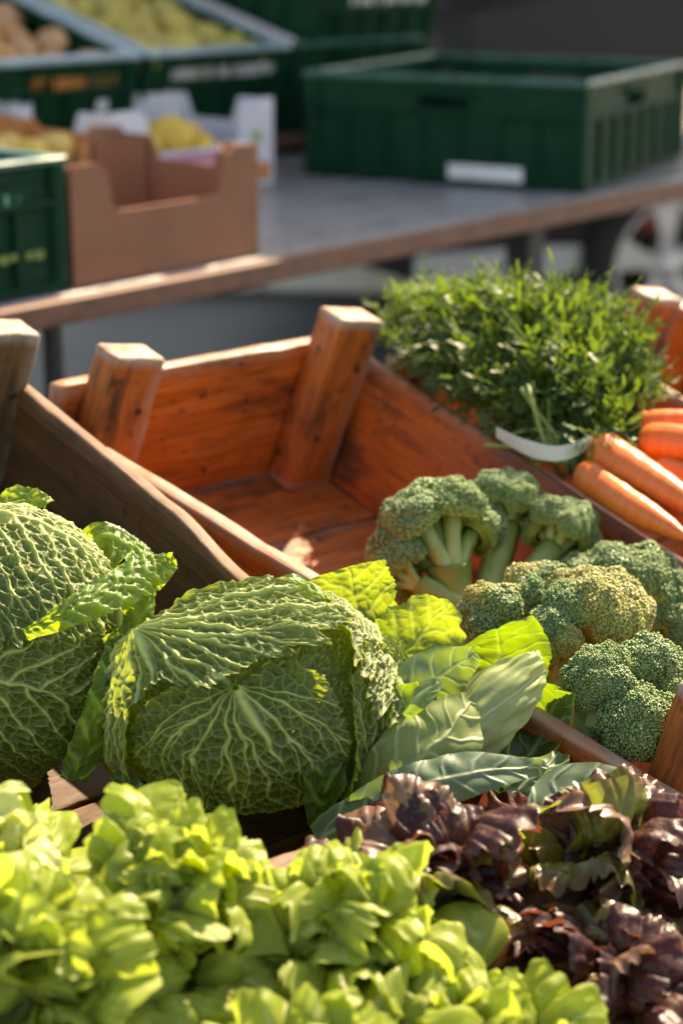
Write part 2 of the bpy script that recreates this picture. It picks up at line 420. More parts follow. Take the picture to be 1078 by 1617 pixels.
# ------------------------------------------------------------------ green plastic crates
def green_mat(name, col, rough, sp_l=.25):
    m, t = newmat(name); N = NT(t)
    obj = N('ShaderNodeTexCoord').outputs['Object']; nz = N.noise(obj, 14.0, 5); sc = N.noise(obj, 120.0, 2)
    c = N.mix(N.rng(nz, .3, .7), tuple(x * .75 for x in col), tuple(x * 1.2 for x in col))
    c = N.mix(N.math('MULTIPLY', N.rng(sc, .62, .75), .35), c, (.10, .16, .13))
    N.out(N('ShaderNodeBsdfPrincipled', {'Base Color': c, 'Roughness': N.rng(nz, .3, .7, rough - .08, rough + .1), 'Specular IOR Level': sp_l}).outputs[0]); return m
M_green = green_mat('dark_green_plastic', (.0012, .040, .018), .5, .12)
M_rim = green_mat('scuffed_sky_tinted_rim', (.02, .12, .09), .28, .7)  # scuffed green plastic, its colour lightened for sky sheen
M_white = plain_mat('white_print', (.75, .73, .72), .5, .1)
M_oprint = plain_mat('orange_print', (.55, .20, .05), .5, .2)

def gcrate(c, ex, ey, ez, l, w_, h, label, prints=(), wmat=None, rimm=None, name='plastic_crate', cat='crate'):
    """l along ex, w along ey; c = middle of the bottom"""
    t = thing(name, c, label, cat, 'green plastic crates', basis=(ex, ey, ez))
    def wall(org, du, dn, width, hole):
        b = MB(); th = .004
        def bx(u0, u1, z0, z1, n0, n1):
            cc = np.asarray(org) + np.asarray(du) * (u0 + u1) / 2 + np.asarray(dn) * (n0 + n1) / 2 + np.array([0, 0, (z0 + z1) / 2])
            hs = abs(np.asarray(du)) * (u1 - u0) / 2 + abs(np.asarray(dn)) * (n1 - n0) / 2 + np.array([0, 0, (z1 - z0) / 2])
            b.box(cc, hs, .0015)
        hw = width / 2; hz0, hz1 = h * .66, h * .82; hh = .055 if hole else 0
        bx(-hw, hw, .004, hz0, -th, 0)
        bx(-hw, -hh if hole else 0, hz0 + .0003, hz1, -th, 0); bx(hh if hole else 0, hw, hz0 + .0003, hz1, -th, 0)
        bx(-hw, hw, hz1 + .0003, h - .012, -th, 0)
        nrib = max(3, int(width / .075))
        for i in range(nrib + 1):
            u = -hw + .006 + (width - .012) * i / nrib
            bx(u - .003, u + .003, .012, hz0 - .004, .0003, .009)
        bx(-hw, hw, hz0 - .004, hz0 + .004, .0006, .011); bx(-hw, hw, .004, .012, .0006, .011)
        if hole: bx(-hh - .008, hh + .008, hz1, hz1 + .01, .0006, .012)
        b.obj('wall', M_green, t, loc=(0,))
    wall((0, -w_ / 2 + .012, 0), (1, 0, 0), (0, -1, 0), l - .024, True)
    wall((0, w_ / 2 - .012, 0), (1, 0, 0), (0, 1, 0), l - .024, True)
    wall((-l / 2 + .012, 0, 0), (0, 1, 0), (-1, 0, 0), w_ - .024, True)
    wall((l / 2 - .012, 0, 0), (0, 1, 0), (1, 0, 0), w_ - .024, True)
    for sx in (-1, 1):
        for sy in (-1, 1):
            b = MB(); b.box((sx * (l / 2 - .014), sy * (w_ / 2 - .014), h / 2 - .004), (.0135, .0135, h / 2 - .006), .006); b.obj('corner_column', M_green, t, loc=(0,))
    b = MB(); rw = .011
    b.box((0, -w_ / 2 + rw, h - .006), (l / 2, rw, .006), .003); b.box((0, w_ / 2 - rw, h - .006), (l / 2, rw, .006), .003)
    b.box((-l / 2 + rw, 0, h - .0062), (rw, w_ / 2 - 2 * rw - .0003, .0058), .003); b.box((l / 2 - rw, 0, h - .0062), (rw, w_ / 2 - 2 * rw - .0003, .0058), .003)
    b.obj('rim', rimm or M_rim, t, loc=(0,))
    b = MB(); b.box((0, 0, .003), (l / 2 - .016, w_ / 2 - .016, .0028)); b.obj('crate_floor', M_green, t, loc=(0,))
    for (side, u0, u1, z0, z1, mt, kind) in prints:
        b = MB(); rg = rnd(int(abs(u0) * 1e4) + 3)
        pieces = [(u0, u1)]
        if kind == 'letters':
            pieces = []; u = u0
            while u < u1:
                k = rg.uniform(.008, .016); pieces.append((u, min(u1, u + k))); u += k + rg.choice([.003, .003, .014])
        for a, c_ in pieces:
            zz0 = z0 + (rg.uniform(0, .003) if kind == 'letters' else 0)
            if side == 'f': b.box(((a + c_) / 2, -w_ / 2 - .0005 + (.012 if z1 > .66 * h else 0) - (0 if z1 > .66 * h else 0), (zz0 + z1) / 2), ((c_ - a) / 2, .0012, (z1 - zz0) / 2), .0008)
            else: b.box((l / 2 + .0005, (a + c_) / 2, (zz0 + z1) / 2), (.0012, (c_ - a) / 2, (z1 - zz0) / 2), .0008)
        b.obj('printed_lettering' if kind == 'letters' else 'sticker', mt, t, loc=(0,))
    return t

# large empty crate on the right of the table
q0 = Pz(922, 306, ZT); q1 = Pz(484, 276, ZT); q2 = Pz(1078, 272, ZT)
gy = unit(q1 - q0); gx = np.array([gy[1], -gy[0], 0])        # long side recedes to the left
gl, gw, gh = .60, .60, .205
gc = q0 + gy * gl / 2 + gx * gw / 2 + np.array([0, 0, .001])
gcrate(gc, gy * -1, gx, tz, gl, gw, gh, 'large empty green plastic crate at the right end of the far table',
       prints=(('f', .02, .175, .012, .040, M_white, 'sticker'),))

# green crate cut by the left edge
q0 = Pz(116, 458, ZT); 
gc = q0 - tx * .2 + ty * .3 + np.array([0, 0, .001])
gcrate(gc, tx, ty, tz, .40, .60, .185, 'green plastic crate cut by the left edge, left of the brown cardboard box',
       prints=(('f', .03, .12, .12, .14, plain_mat('faded_print', (.10, .30, .16), .5), 'letters'), ('f', .02, .15, .05, .062, plain_mat('faded_yellow_print', (.16, .24, .05), .5), 'letters')))

# tilted crates behind
GT = math.radians(15)
sx_ = np.array([math.cos(math.radians(46)), math.sin(math.radians(46)), 0]); sh = np.array([-sx_[1], sx_[0], 0])
sy_ = math.cos(GT) * sh + math.sin(GT) * tz; sz_ = np.cross(sx_, sy_)
M_rimw = green_mat('sky_pale_rim', (.30, .42, .46), .25, .7)  # pale blue sky reflection put into the rim colour
def tilted(px, py, d, label, l=.40, h=.2, prints=(), rim=None):
    """(px,py,d) = front right top corner of the rim"""
    c = P(px, py, d) - sx_ * l / 2 + sy_ * .3 - sz_ * h
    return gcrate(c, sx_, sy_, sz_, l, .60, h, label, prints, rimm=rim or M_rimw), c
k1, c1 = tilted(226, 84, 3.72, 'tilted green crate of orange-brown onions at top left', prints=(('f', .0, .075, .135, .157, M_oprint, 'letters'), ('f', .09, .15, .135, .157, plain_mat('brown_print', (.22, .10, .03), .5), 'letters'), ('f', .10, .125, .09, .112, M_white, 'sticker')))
c2 = c1 + sx_ * .415; 
k2 = gcrate(c2, sx_, sy_, sz_, .40, .60, .2, 'tilted green crate of yellow-green pears, pinkish light painted as a strip on its right rim', rimm=M_rimw, prints=(('f', -.12, .16, .135, .158, plain_mat('pale_print', (.5, .47, .47), .5), 'letters'),))
c3 = c2 + sx_ * .415
k3 = gcrate(c3, sx_, sy_, sz_, .40, .60, .2, 'empty tilted green crate right of the pear crate')
k4, c4 = tilted(704, -38, 4.25, 'dark green crate at top centre with white lettering under its rim', prints=(('f', -.08, .16, .14, .165, M_white, 'letters'),), rim=M_rim)
k5 = gcrate(c4 - sz_ * .201, sx_, sy_, sz_, .40, .60, .2, 'lower green crate stacked under the one with white lettering')
# trestle boards that carry the tilted crates
b = MB()
b.box((0, 0, 0), (1.0, .32, .012), .003)
o = b.obj('crate_rack', M_tedge, None); tag(o, 'sloping rack board under the tilted green crates', 'rack'); place(o, (c1 + c3) / 2 + sx_ * .1 - sz_ * .014, sx_, sy_, sz_)
# pinkish light painted as a pale strip on the pear crate's right rim
b = MB(); b.box((.195, .0, .2055), (.016, .295, .003), .0015)
b.obj('painted_rim_light', plain_mat('pinkish_rim_light', (.62, .52, .53), .7, .08), k2, loc=(0,))

# fruit
def lump(name, r, sq, mat, parent=None, seed=0, stem=False):
    n, m = 14, 20
    th = np.linspace(.02, np.pi - .02, n)[:, None]; ph = np.linspace(0, 2 * np.pi, m, endpoint=False)[None]
    D = np.stack([np.sin(th) * np.cos(ph), np.sin(th) * np.sin(ph), np.cos(th) * np.ones_like(ph)], -1)
    R = r * (1 + .07 * vnoise(D * 1.6 + seed * 3.1) + .02 * vnoise(D * 5 + seed))
    V = D * R[..., None] * np.array(sq)
    V[..., 2] *= 1.0
    if stem:  # pear shape
        k = np.clip(V[..., 2] / (r * sq[2]), 0, 1); V[..., :2] *= (1 - .42 * k ** 1.3)[..., None]
    F = [tuple(f) for f in grid_faces(n, m, True)] + [tuple(range(m))[::-1], tuple(range((n - 1) * m, n * m))]
    return mesh_obj(name, V, F, mat, parent)
def fruit_mat(name, a, b_, rough=.45):
    m, t = newmat(name); N = NT(t); oi = N('ShaderNodeObjectInfo').outputs['Random']; obj = N('ShaderNodeTexCoord').outputs['Object']
    c = N.mix(oi, a, b_); c = N.mix(N.math('MULTIPLY', N.rng(N.noise(obj, 30.0, 4), .45, .75), .5), c, tuple(x * .5 for x in a))
    N.out(N('ShaderNodeBsdfPrincipled', {'Base Color': c, 'Roughness': rough}).outputs[0]); return m
M_onion = fruit_mat('onion_skin', (.66, .27, .05), (.62, .34, .18), .35)
M_pear = fruit_mat('pear_skin', (.55, .44, .07), (.60, .42, .12), .4)
M_banana = fruit_mat('yellow_fruit', (.85, .52, .03), (.80, .48, .16), .4)
def fill(c, mat, name, label, cat, group, r, sq, seed, stem=False, nx=5, ny=7, z0=.14, pitch=.07):
    rg = rnd(seed); protos = [lump(name, r, sq, mat, None, seed + i, stem) for i in range(3)]; used = set()
    for i in range(nx):
        for j in range(ny):
            k = int(rg.integers(3)); p0 = protos[k]
            o = p0 if k not in used else dup(p0, None); used.add(k)
            v = np.array([(i - (nx - 1) / 2) * pitch + rg.normal() * .008 + (.02 if j % 2 else -.01), -.24 + j * pitch * .95 + rg.normal() * .008, z0 + rg.uniform(-.012, .03)])
            o.location = tuple(c + sx_ * v[0] + sy_ * v[1] + sz_ * v[2]); o.rotation_euler = tuple(rg.uniform(-1.2, 1.2, 3)); s = rg.uniform(.85, 1.1); o.scale = (s, s, s)
            tag(o, label, cat, group)
fill(c1, M_onion, 'onion', 'round orange-brown onion in the tilted crate at top left', 'onion', 'onions in the tilted crate', .037, (1, 1, .9), 21)
fill(c2, M_pear, 'pear', 'yellow-green pear in the tilted crate beside the onions', 'pear', 'pears in the tilted crate', .036, (1, 1, 1.35), 22, True, z0=.15, nx=5)
for i in range(3):                                                     # lower layer hidden gaps: crate liners
    pass

# ------------------------------------------------------------------ cardboard boxes
def card_mat(name, col, rough=.75):
    m, t = newmat(name); N = NT(t); obj = N('ShaderNodeTexCoord').outputs['Object']
    nz = N.noise(obj, 9.0, 4); fl = N('ShaderNodeTexWave', {'Vector': obj, 'Scale': 60.0, 'Distortion': .4}, bands_direction='Z').outputs['Fac']
    c = N.mix(N.rng(nz, .3, .7), tuple(x * .85 for x in col), tuple(min(1, x * 1.1) for x in col)); c = N.mix(.04, c, fl)
    N.out(N('ShaderNodeBsdfPrincipled', {'Base Color': c, 'Roughness': rough, 'Specular IOR Level': .25, 'Normal': N('ShaderNodeBump', {'Height': nz, 'Strength': .15}).outputs[0]}).outputs[0]); return m
M_card = card_mat('brown_cardboard', (.27, .115, .06))
M_cardw = card_mat('white_printed_cardboard', (.70, .66, .72))
M_pink = card_mat('pink_print', (.62, .25, .36)); M_cardl = card_mat('cut_cardboard_edge', (.50, .30, .20))
M_gprint = card_mat('green_print', (.25, .42, .12)); M_orprint = card_mat('orange_box_print', (.62, .22, .06))

def slab(parent, name, poly, org, eu, ev, th, mat):
    """flat outline (u,v) extruded by th along eu x ev"""
    eu = np.asarray(eu, float); ev = np.asarray(ev, float); n = np.cross(eu, ev)
    A = np.array([np.asarray(org) + eu * u + ev * v + n * th / 2 for u, v in poly]); B = A - n * th; k = len(poly)
    F = [tuple(range(k)), tuple(range(2 * k - 1, k - 1, -1))] + [(i, i + k, (i + 1) % k + k, (i + 1) % k) for i in range(k)]
    return mesh_obj(name, np.concatenate([A, B]), F, mat, parent, False, loc=(0,))
def tray(c, ex, ey, l, w_, h, low, label, mats, corner=.075, name='cardboard_box', prints=()):
    """open fruit tray: l along ex, w along ey, high corners"""
    t = thing(name, c, label, 'box', basis=(ex, ey, tz)); a, th = corner, .006
    def outline(L): return [(-L / 2, 0), (L / 2, 0), (L / 2, h), (L / 2 - a * .7, h), (L / 2 - a, h - .012), (L / 2 - a - .008, low + .012), (L / 2 - a - .02, low), (-L / 2 + a + .02, low), (-L / 2 + a + .008, low + .012), (-L / 2 + a, h - .012), (-L / 2 + a * .7, h), (-L / 2, h)]
    slab(t, 'front_panel', outline(l), (0, -w_ / 2 + th / 2, 0), (1, 0, 0), (0, 0, 1), th, mats[0])
    slab(t, 'back_panel', outline(l), (0, w_ / 2 - th / 2, 0), (1, 0, 0), (0, 0, 1), th, mats[1])
    for s_ in (-1, 1):
        slab(t, 'side_panel', [(-w_ / 2 + th + .001, 0), (w_ / 2 - th - .001, 0), (w_ / 2 - th - .001, h - .004), (w_ / 2 - a, h - .004), (w_ / 2 - a - .02, low + .03), (-w_ / 2 + a + .02, low + .03), (-w_ / 2 + a, h - .004), (-w_ / 2 + th + .001, h - .004)], (s_ * (l / 2 - th / 2), 0, 0), (0, 1, 0), (0, 0, 1), th, mats[1])
        for sy in (-1, 1):   # folded corner gusset
            p = np.array([s_ * (l / 2 - a), sy * (w_ / 2 - th - .001), 0]); q = np.array([s_ * (l / 2 - th - .001), sy * (w_ / 2 - a), 0]); d = unit(q - p); L_ = np.linalg.norm(q - p)
            slab(t, 'corner_gusset', [(0.004, .004), (L_ - .004, .004), (L_ - .004, h - .006), (.004, h - .006)], p, d, (0, 0, 1), .004, mats[1])
    slab(t, 'base_panel', [(-l / 2 + th + .001, -w_ / 2 + th + .001), (l / 2 - th - .001, -w_ / 2 + th + .001), (l / 2 - th - .001, w_ / 2 - th - .001), (-l / 2 + th + .001, w_ / 2 - th - .001)], (0, 0, .004), (1, 0, 0), (0, 1, 0), .005, mats[1])
    for (u0, u1, z0, z1, m_) in prints:
        slab(t, 'printed_patch', [(u0, z0), (u1, z0), (u1, z1), (u0, z1)], (0, -w_ / 2 - .001, 0), (1, 0, 0), (0, 0, 1), .0015, m_)
    return t
q0 = Pz(118, 456, ZT); q1 = Pz(409, 401, ZT)
bl_ = np.linalg.norm(q1 - q0); bx_ = unit(q1 - q0); by_ = np.array([-bx_[1], bx_[0], 0])
tray((q0 + q1) / 2 + by_ * .15 + tz * .001, bx_, by_, bl_, .30, .168, .098, 'empty brown cardboard fruit box with a low cut front', (M_card, M_card), corner=.07)
cb2 = Pz(432, 290, ZT) - bx_ * .21 + by_ * .16 + tz * .001
tray(cb2, bx_, by_, .42, .32, .165, .085, 'white printed fruit box with pink band, behind the brown cardboard box', (M_cardw, M_cardw), corner=.085,
     prints=((-.10, .09, .052, .078, M_pink), (-.15, -.115, .03, .06, M_gprint), (.15, .175, .085, .105, M_gprint), (.165, .2, .01, .045, M_orprint)))
cb3 = Pz(196, 335, ZT) - bx_ * .2 + by_ * .15 + tz * .001
tray(cb3, bx_, by_, .40, .30, .15, .10, 'orange and brown fruit carton behind the left green crate', (M_card, M_orprint), corner=.07,
     prints=((-.16, -.13, .06, .10, M_cardw), (.10, .17, .05, .13, M_orprint)))
sx_o, sy_o, sz_o = sx_, sy_, sz_
sx_, sy_, sz_ = bx_, by_, tz
fill(cb2 + by_ * .13, M_banana, 'mango', 'yellow mango in the white printed box', 'mango', 'mangoes in the white box', .04, (1, 1.35, .9), 31, nx=3, ny=3, z0=.075, pitch=.075)
fill(cb3 + by_ * .13, M_banana, 'apricot', 'yellow-orange fruit in the orange carton', 'fruit', 'fruit in the orange carton', .034, (1, 1, .95), 32, nx=4, ny=4, z0=.085, pitch=.07)

# ------------------------------------------------------------------ parked car behind the table
M_car = plain_mat('dark_grey_car_paint', (.020, .018, .021), .5, .08, 3, spec=.3)
M_blk = plain_mat('black_rubber', (.012, .012, .013), .7, .2, 20)
M_alloy = plain_mat('silver_alloy', (.62, .60, .62), .35, .1, 12, metal=.4)
M_red = plain_mat('red_caliper', (.25, .02, .02), .4)
M_glass = plain_mat('dark_car_glass', (.02, .022, .025), .08)
wc = P(1040, 390, 6.2); 
ca = math.radians(28); cx_ = np.array([math.cos(ca), math.sin(ca), 0]); cy_ = np.array([-cx_[1], cx_[0], 0])
co = np.array([wc[0], wc[1], 0])
car = thing('parked_car', co, 'dark grey parked car behind the far table', 'car', basis=(cx_, cy_, tz))
def hull(name, secs, mat, nrm_smooth=True):
    """loft closed outlines (x list along the car); each sec = (x, [(y,z)...])"""
    V = np.array([[(x, y, z) for y, z in pts] for x, pts in secs]); n, m = V.shape[:2]
    F = [tuple(f) for f in grid_faces(n, m, True)] + [tuple(range(m))[::-1], tuple(range((n - 1) * m, n * m))]
    return mesh_obj(name, V, F, mat, car, False, loc=(0,))
def csec(x, y0, zb, zs, zr, w_=1.72):
    o = lambda y, z: (y, z)
    return (x, [(.05 + y0, zb), (.0 + y0, zb + .1), (-.03 + y0, (zb + zs) / 2), (.0 + y0, zs), (.14 + y0, zs + .03), (.30 + y0, zr), (.55 + y0, zr + .03), (w_ - .55 - y0, zr + .03), (w_ - .3 - y0, zr), (w_ - .14 - y0, zs + .03), (w_ - y0, zs), (w_ + .03 - y0, (zb + zs) / 2), (w_ - y0, zb + .1), (w_ - .05 - y0, zb)])
hull('body', [csec(-.78, .10, .45, 1.05, 1.35), csec(-.72, .02, .26, 1.12, 1.6), csec(-.3, .0, .2, 1.2, 1.72), csec(.6, .0, .2, 1.22, 1.75), csec(1.8, .0, .2, 1.22, 1.76), csec(3.2, .0, .2, 1.2, 1.74), csec(3.5, .08, .3, 1.1, 1.5)], M_car)
for x_ in (.47, 1.45):
    b = MB(); b.box((x_, -.027, .62), (.004, .012, .36)); b.obj('door_seam', M_blk, car, loc=(0,))
b = MB(); b.box((1.0, -.025, .28), (.55, .012, .05), .01); b.obj('sill_trim', M_blk, car, loc=(0,))
M_bump = plain_mat('silver_bumper', (.55, .57, .62), .3, .1, 4, metal=.2)
b = MB(); b.box((-.60, .02, .36), (.30, .03, .055), .02); b.box((-.60, .015, .225), (.28, .02, .03), .012); b.obj('bumper', M_bump, car, loc=(0,))
for wx in (0.0, 2.45):
    wh = bpy.data.objects.new('wheel', None); COL.objects.link(wh); wh.parent = car; wh.location = (wx, -.02, .315)
    def ring(prof, mat, nm, k=48):
        th = np.linspace(0, 2 * np.pi, k, endpoint=False)
        V = np.array([[(r * math.cos(a), y, r * math.sin(a)) for a in th] for r, y in prof])
        F = [tuple(f) for f in grid_faces(len(prof), k, True)]
        return mesh_obj(nm, V, F, mat, wh, True, loc=(0,))
    ring([(.215, -.02), (.225, -.04), (.29, -.045), (.312, -.02), (.314, .1), (.29, .15), (.2, .15)], M_blk, 'tyre')
    ring([(.216, -.022), (.213, -.035), (.198, -.035), (.190, -.02), (.185, .08)], M_alloy, 'rim')
    ring([(.0001, .05), (.187, .05)], M_blk, 'brake_backing')
    b = MB()
    for k in range(5):
        a = 2 * math.pi * k / 5 + .35; d = np.array([math.cos(a), 0, math.sin(a)]); s_ = np.array([-d[2], 0, d[0]])
        v = []
        for r, hw, y in ((.03, .035, -.025), (.11, .030, -.03), (.20, .055, -.026)):
            v += [d * r + s_ * hw + [0, y, 0], d * r - s_ * hw + [0, y, 0], d * r - s_ * hw * .8 + [0, y + .035, 0], d * r + s_ * hw * .8 + [0, y + .035, 0]]
        b.add(v, [(0, 1, 5, 4), (4, 5, 9, 8), (1, 2, 6, 5), (5, 6, 10, 9), (3, 0, 4, 7), (7, 4, 8, 11)])
    b.obj('spokes', M_alloy, wh, loc=(0,))
    ring([(.0001, -.042), (.04, -.04), (.05, -.03), (.052, .0)], M_alloy, 'hub', 20)
    b = MB(); b.box((-.03, .0, .15), (.07, .02, .035), .01); b.obj('brake_caliper', M_red, wh, loc=(0,))
# kerb stones coloured white for sunlit ground strips, and a low white bollard in the sun
M_kerb = plain_mat('sunlit_white_kerb_stone', (.80, .77, .72), .7, .15, 9)
for i in range(6):
    b = MB(); b.box((0, 0, 0), (.35, .09, .07), .012)
    o = b.obj('kerb_stone', M_kerb, None); tag(o, 'kerb stone coloured white for a sunlit strip under the far table', 'kerb stone', 'kerb stones')
    o.location = tuple(Pz(560, 428, .07) + np.array([math.cos(-.12), math.sin(-.12), 0]) * .712 * (i - 1) ); o.rotation_euler = (0, 0, -.12)
b = MB(); zz = np.array([0, .02, .05, .36, .42, .46, .50, .53, .545]); rr = np.array([.085, .085, .06, .055, .055, .075, .075, .05, .005])
th = np.linspace(0, 2 * np.pi, 20, endpoint=False)
V = np.array([[(r * math.cos(a), r * math.sin(a), z) for a in th] for r, z in zip(rr, zz)])
o = mesh_obj('bollard', V, [tuple(f) for f in grid_faces(len(zz), 20, True)] + [tuple(range(20))[::-1]], plain_mat('white_bollard_paint', (.75, .74, .72), .5, .08), None)
q = Pz(908, 462, 0); o.location = tuple(q); tag(o, 'short white bollard in the sun beside the dark table leg', 'bollard')

# ------------------------------------------------------------------ stand under the display and unseen awnings added for shade
M_stand = wood_mat('stand_board', (.16, .10, .06), (.05, .03, .02), (.24, .17, .1), edgecol=(.2, .13, .08))
stand = thing('display_stand', cB, 'sloping board stand under the wooden crates', 'stand', basis=(xc, yb, zn))
for i in range(8):
    board('stand_board', 2.6, .148, .022, M_stand, stand, (-.15, -.86 + i * .152, -.06), (1, 0, 0), (0, 1, 0), 700 + i, nr=.002)

M_canvas = plain_mat('striped_canvas', (.55, .53, .48), .8, .06, 6)
def awning(name, x0, x1, y0, y1, z, label, drop=.25):
    t = thing(name, ((x0 + x1) / 2, y1, 0), label, 'awning')
    n = 24; xs = np.linspace(x0, x1, n); V = []
    for x in xs:
        sg = .03 * math.sin((x - x0) / (x1 - x0) * math.pi * 6)
        V.append([(x, y0, z - drop - .18), (x, y0 + .01, z - drop + sg * .5), (x, (y0 + y1) / 2, z - drop * .45 + sg), (x, y1, z + sg * .5)])
    mesh_obj('canvas', V, grid_faces(n, 4), M_canvas, t, True)
    for x in (x0 + .1, x1 - .1):
        for y, h in ((y0 + .15, z - drop * .95), (y1 - .1, z - .03)):
            b = MB(); b.tube([(x, y, 0), (x, y, h)], .02, 10); b.obj('pole', M_steel, t, True)
    return t
awning('added_shade_awning', -2.4, 3.6, 4.30, 6.3, 2.85, 'unseen canvas awning added to shade the far table')
awning('added_shade_awning', -4.2, 1.65, 6.7, 10.8, 2.85, 'unseen canvas awning added to shade the ground behind the table')

# ------------------------------------------------------------------ leaves
def vein_field(x, y, fan=None, pin=None, net=.0075, seed=0, stretch=1.25, mid=True, warp=.35, midlen=None, spread=0.0, netw=.065, secw=.0014, midw=.0034):
    """planar leaf coordinates in metres -> vein strength 0..1 and relief height in metres"""
    r = np.hypot(x, y); th = np.arctan2(x, y)
    wx = x + .0035 * n2(x * 90, y * 90, seed) ; wy = y + .0035 * n2(x * 90 + 17, y * 90, seed + 1.5)
    wr = np.hypot(wx, wy); wth = np.arctan2(wx, wy)
    col = np.zeros_like(x); hgt = np.zeros_like(x)
    def addv(d, wdt, c, h):
        nonlocal col, hgt
        k = np.exp(-(d / wdt) ** 2)
        col = np.maximum(col, k * c); hgt = np.maximum(hgt, k * h)
    if mid:
        fade = 1.0 if midlen is None else np.clip((midlen - r) / .02, 0, 1)
        wd = midw * np.clip(1 - r / ((midlen or .2) * 1.15), .18, 1)
        d = np.where(np.abs(th) < 1.3, np.abs(wx * .55 + x * .45), 1.0)
        addv(d, wd, fade, .0034 * fade)
    if fan is not None:
        for k, (a, thick) in enumerate(fan):
            a = math.radians(a)
            curve = a + np.sign(a) * spread * wr + .10 * n1(wr * 30, seed + k)
            d = np.where(np.cos(wth - curve) > 0, np.abs(np.sin(wth - curve)) * wr, 1)
            wdt = secw * thick * np.clip(1.25 - wr / .16, .35, 1.2)
            addv(d, wdt * np.clip(wr / .03, .4, 1), 1.0, .0024 * min(1.4, thick))
            if thick >= .8:
                for sgn, r0 in ((1, .028 + .012 * ((k * 7) % 3)), (-1, .05 + .012 * ((k * 5) % 3))):
                    c2 = curve + sgn * .20 * np.clip((wr - r0) / .06, 0, 1.6) ** .8
                    d = np.where((wr > r0) & (np.cos(wth - c2) > 0), np.abs(np.sin(wth - c2)) * wr, 1)
                    addv(d, secw * .62 * np.clip(1.3 - wr / .16, .4, 1), .9, .0021)
    if pin is not None:
        sl, spc = pin
        for sgn in (1, -1):
            ax = np.maximum(0, sgn * wx)
            g = (wy - sl * ax + sl * 2.0 * ax ** 2 + (.5 * spc if sgn < 0 else 0)) / spc + .12 * n2(wx * 25, wy * 25, seed + 4)
            k = np.floor(g + .5); d = np.abs(g - k) * spc / math.sqrt(1 + sl * sl)
            d = np.where(sgn * wx > 0, d, 1); d = np.where(k < 0, 1, d)
            addv(d, secw * np.clip(1.3 - np.abs(wx) / .11, .35, 1.1), 1.0, .0023)
    if net:
        e, v = voro_edge(wx / net + seed * 3.3, wy / (net * stretch) + seed * 1.7)
        e2, v2 = voro_edge(wx / (net * .52) + seed * 5.3, wy / (net * .55) + seed * 2.7)
        k = np.exp(-(e / netw) ** 2)
        col = np.maximum(col, k * .50); hgt = np.maximum(hgt, k * .0011)
        k2 = np.exp(-(e2 / (netw * 1.25)) ** 2)
        col = np.maximum(col, k2 * .2); hgt = np.maximum(hgt, k2 * .0005)
        hgt = hgt - .0019 * np.clip(e / .42, 0, 1) ** .8
    return col, hgt

def interp_tab(tab, x):
    k = np.array(sorted(tab)); return np.interp(x, np.radians(k[:, 0]), k[:, 1])

def sphere_leaf(name, parent, mat, C, ax, rad, b, m, rtab, layer=0.0, fan=None, pin=None, net=.0075, seed=0, step=.0010, curl=.01, wave=.004, ragged=.05, tone=0.0, mid=True, midlen=None, spread=0.0, amp=1.0, liftf=None, stretch=1.25, big=.0, secw=.0014, midw=.0038, pow_edge=3.0):
    """leaf hugging an ellipsoid: base direction b, midrib tangent m (in the head's axes), outline radius by angle"""
    b = unit(b); m = unit(np.asarray(m, float) - b * np.dot(m, b)); s = np.cross(m, b)
    R0 = float(np.mean(rad)); a0, a1 = math.radians(min(t[0] for t in rtab)), math.radians(max(t[0] for t in rtab))
    rmax = max(t[1] for t in rtab)
    nr_ = int(rmax / step); na = int((a1 - a0) * rmax * .8 / step); na = min(na, 420); nr_ = min(nr_, 240)
    th = np.linspace(a0, a1, na)[None, :]; u = (np.linspace(0.015, 1, nr_) ** .85)[:, None]
    rm = interp_tab(rtab, th) * (1 + ragged * (n1(th * 9, seed + .3) + .7 * n1(th * 27, seed + .7) + .45 * n1(th * 70, seed + .1)))
    r = u * rm; T = np.broadcast_to(th, r.shape)
    x = r * np.sin(T); y = r * np.cos(T)
    col, h = vein_field(x, y, fan, pin, net, seed, stretch, mid, midlen=midlen, spread=spread, secw=secw, midw=midw)
    rho = r / R0; ct, st = np.cos(rho)[..., None], np.sin(rho)[..., None]
    D = ct * b + st * (s * np.sin(T)[..., None] + m * np.cos(T)[..., None])
    Nn = D / np.array(rad); Nn /= np.linalg.norm(Nn, axis=-1)[..., None]
    U = np.broadcast_to(u, r.shape)
    lift = layer + curl * np.clip(U - .55, 0, 1) ** pow_edge / .45 ** pow_edge + wave * np.clip(U - .5, 0, 1) * 2 * n2(T * 7, r * 30, seed + 2)
    lift = lift + big * n2(x * 28, y * 28, seed + 8) + .0016 * n2(x * 110, y * 110, seed + 5)
    if liftf is not None: lift = lift + liftf(r, T, D, x, y)
    L = D * np.array(rad) + Nn * (lift + h * amp)[..., None]
    W = C + L @ np.array(ax)
    edge = np.clip((U - .9) / .1, 0, 1)
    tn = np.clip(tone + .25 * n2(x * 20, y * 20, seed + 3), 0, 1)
    return mesh_obj(name, W, grid_faces(*r.shape), mat, parent, True, {'vein': col, 'tone': tn, 'edge': edge}, uv=np.stack([x, y], -1) + seed * .37)

def cspline(pts, n):
    pts = np.asarray(pts, float); k = len(pts); t = np.linspace(0, k - 1, n); i = np.clip(np.floor(t).astype(int), 0, k - 2); f = (t - i)[:, None]
    p = lambda j: pts[np.clip(j, 0, k - 1)]
    p0, p1, p2, p3 = p(i - 1), p(i), p(i + 1), p(i + 2)
    return .5 * ((2 * p1) + (-p0 + p2) * f + (2 * p0 - 5 * p1 + 4 * p2 - p3) * f ** 2 + (-p0 + 3 * p1 - 3 * p2 + p3) * f ** 3)

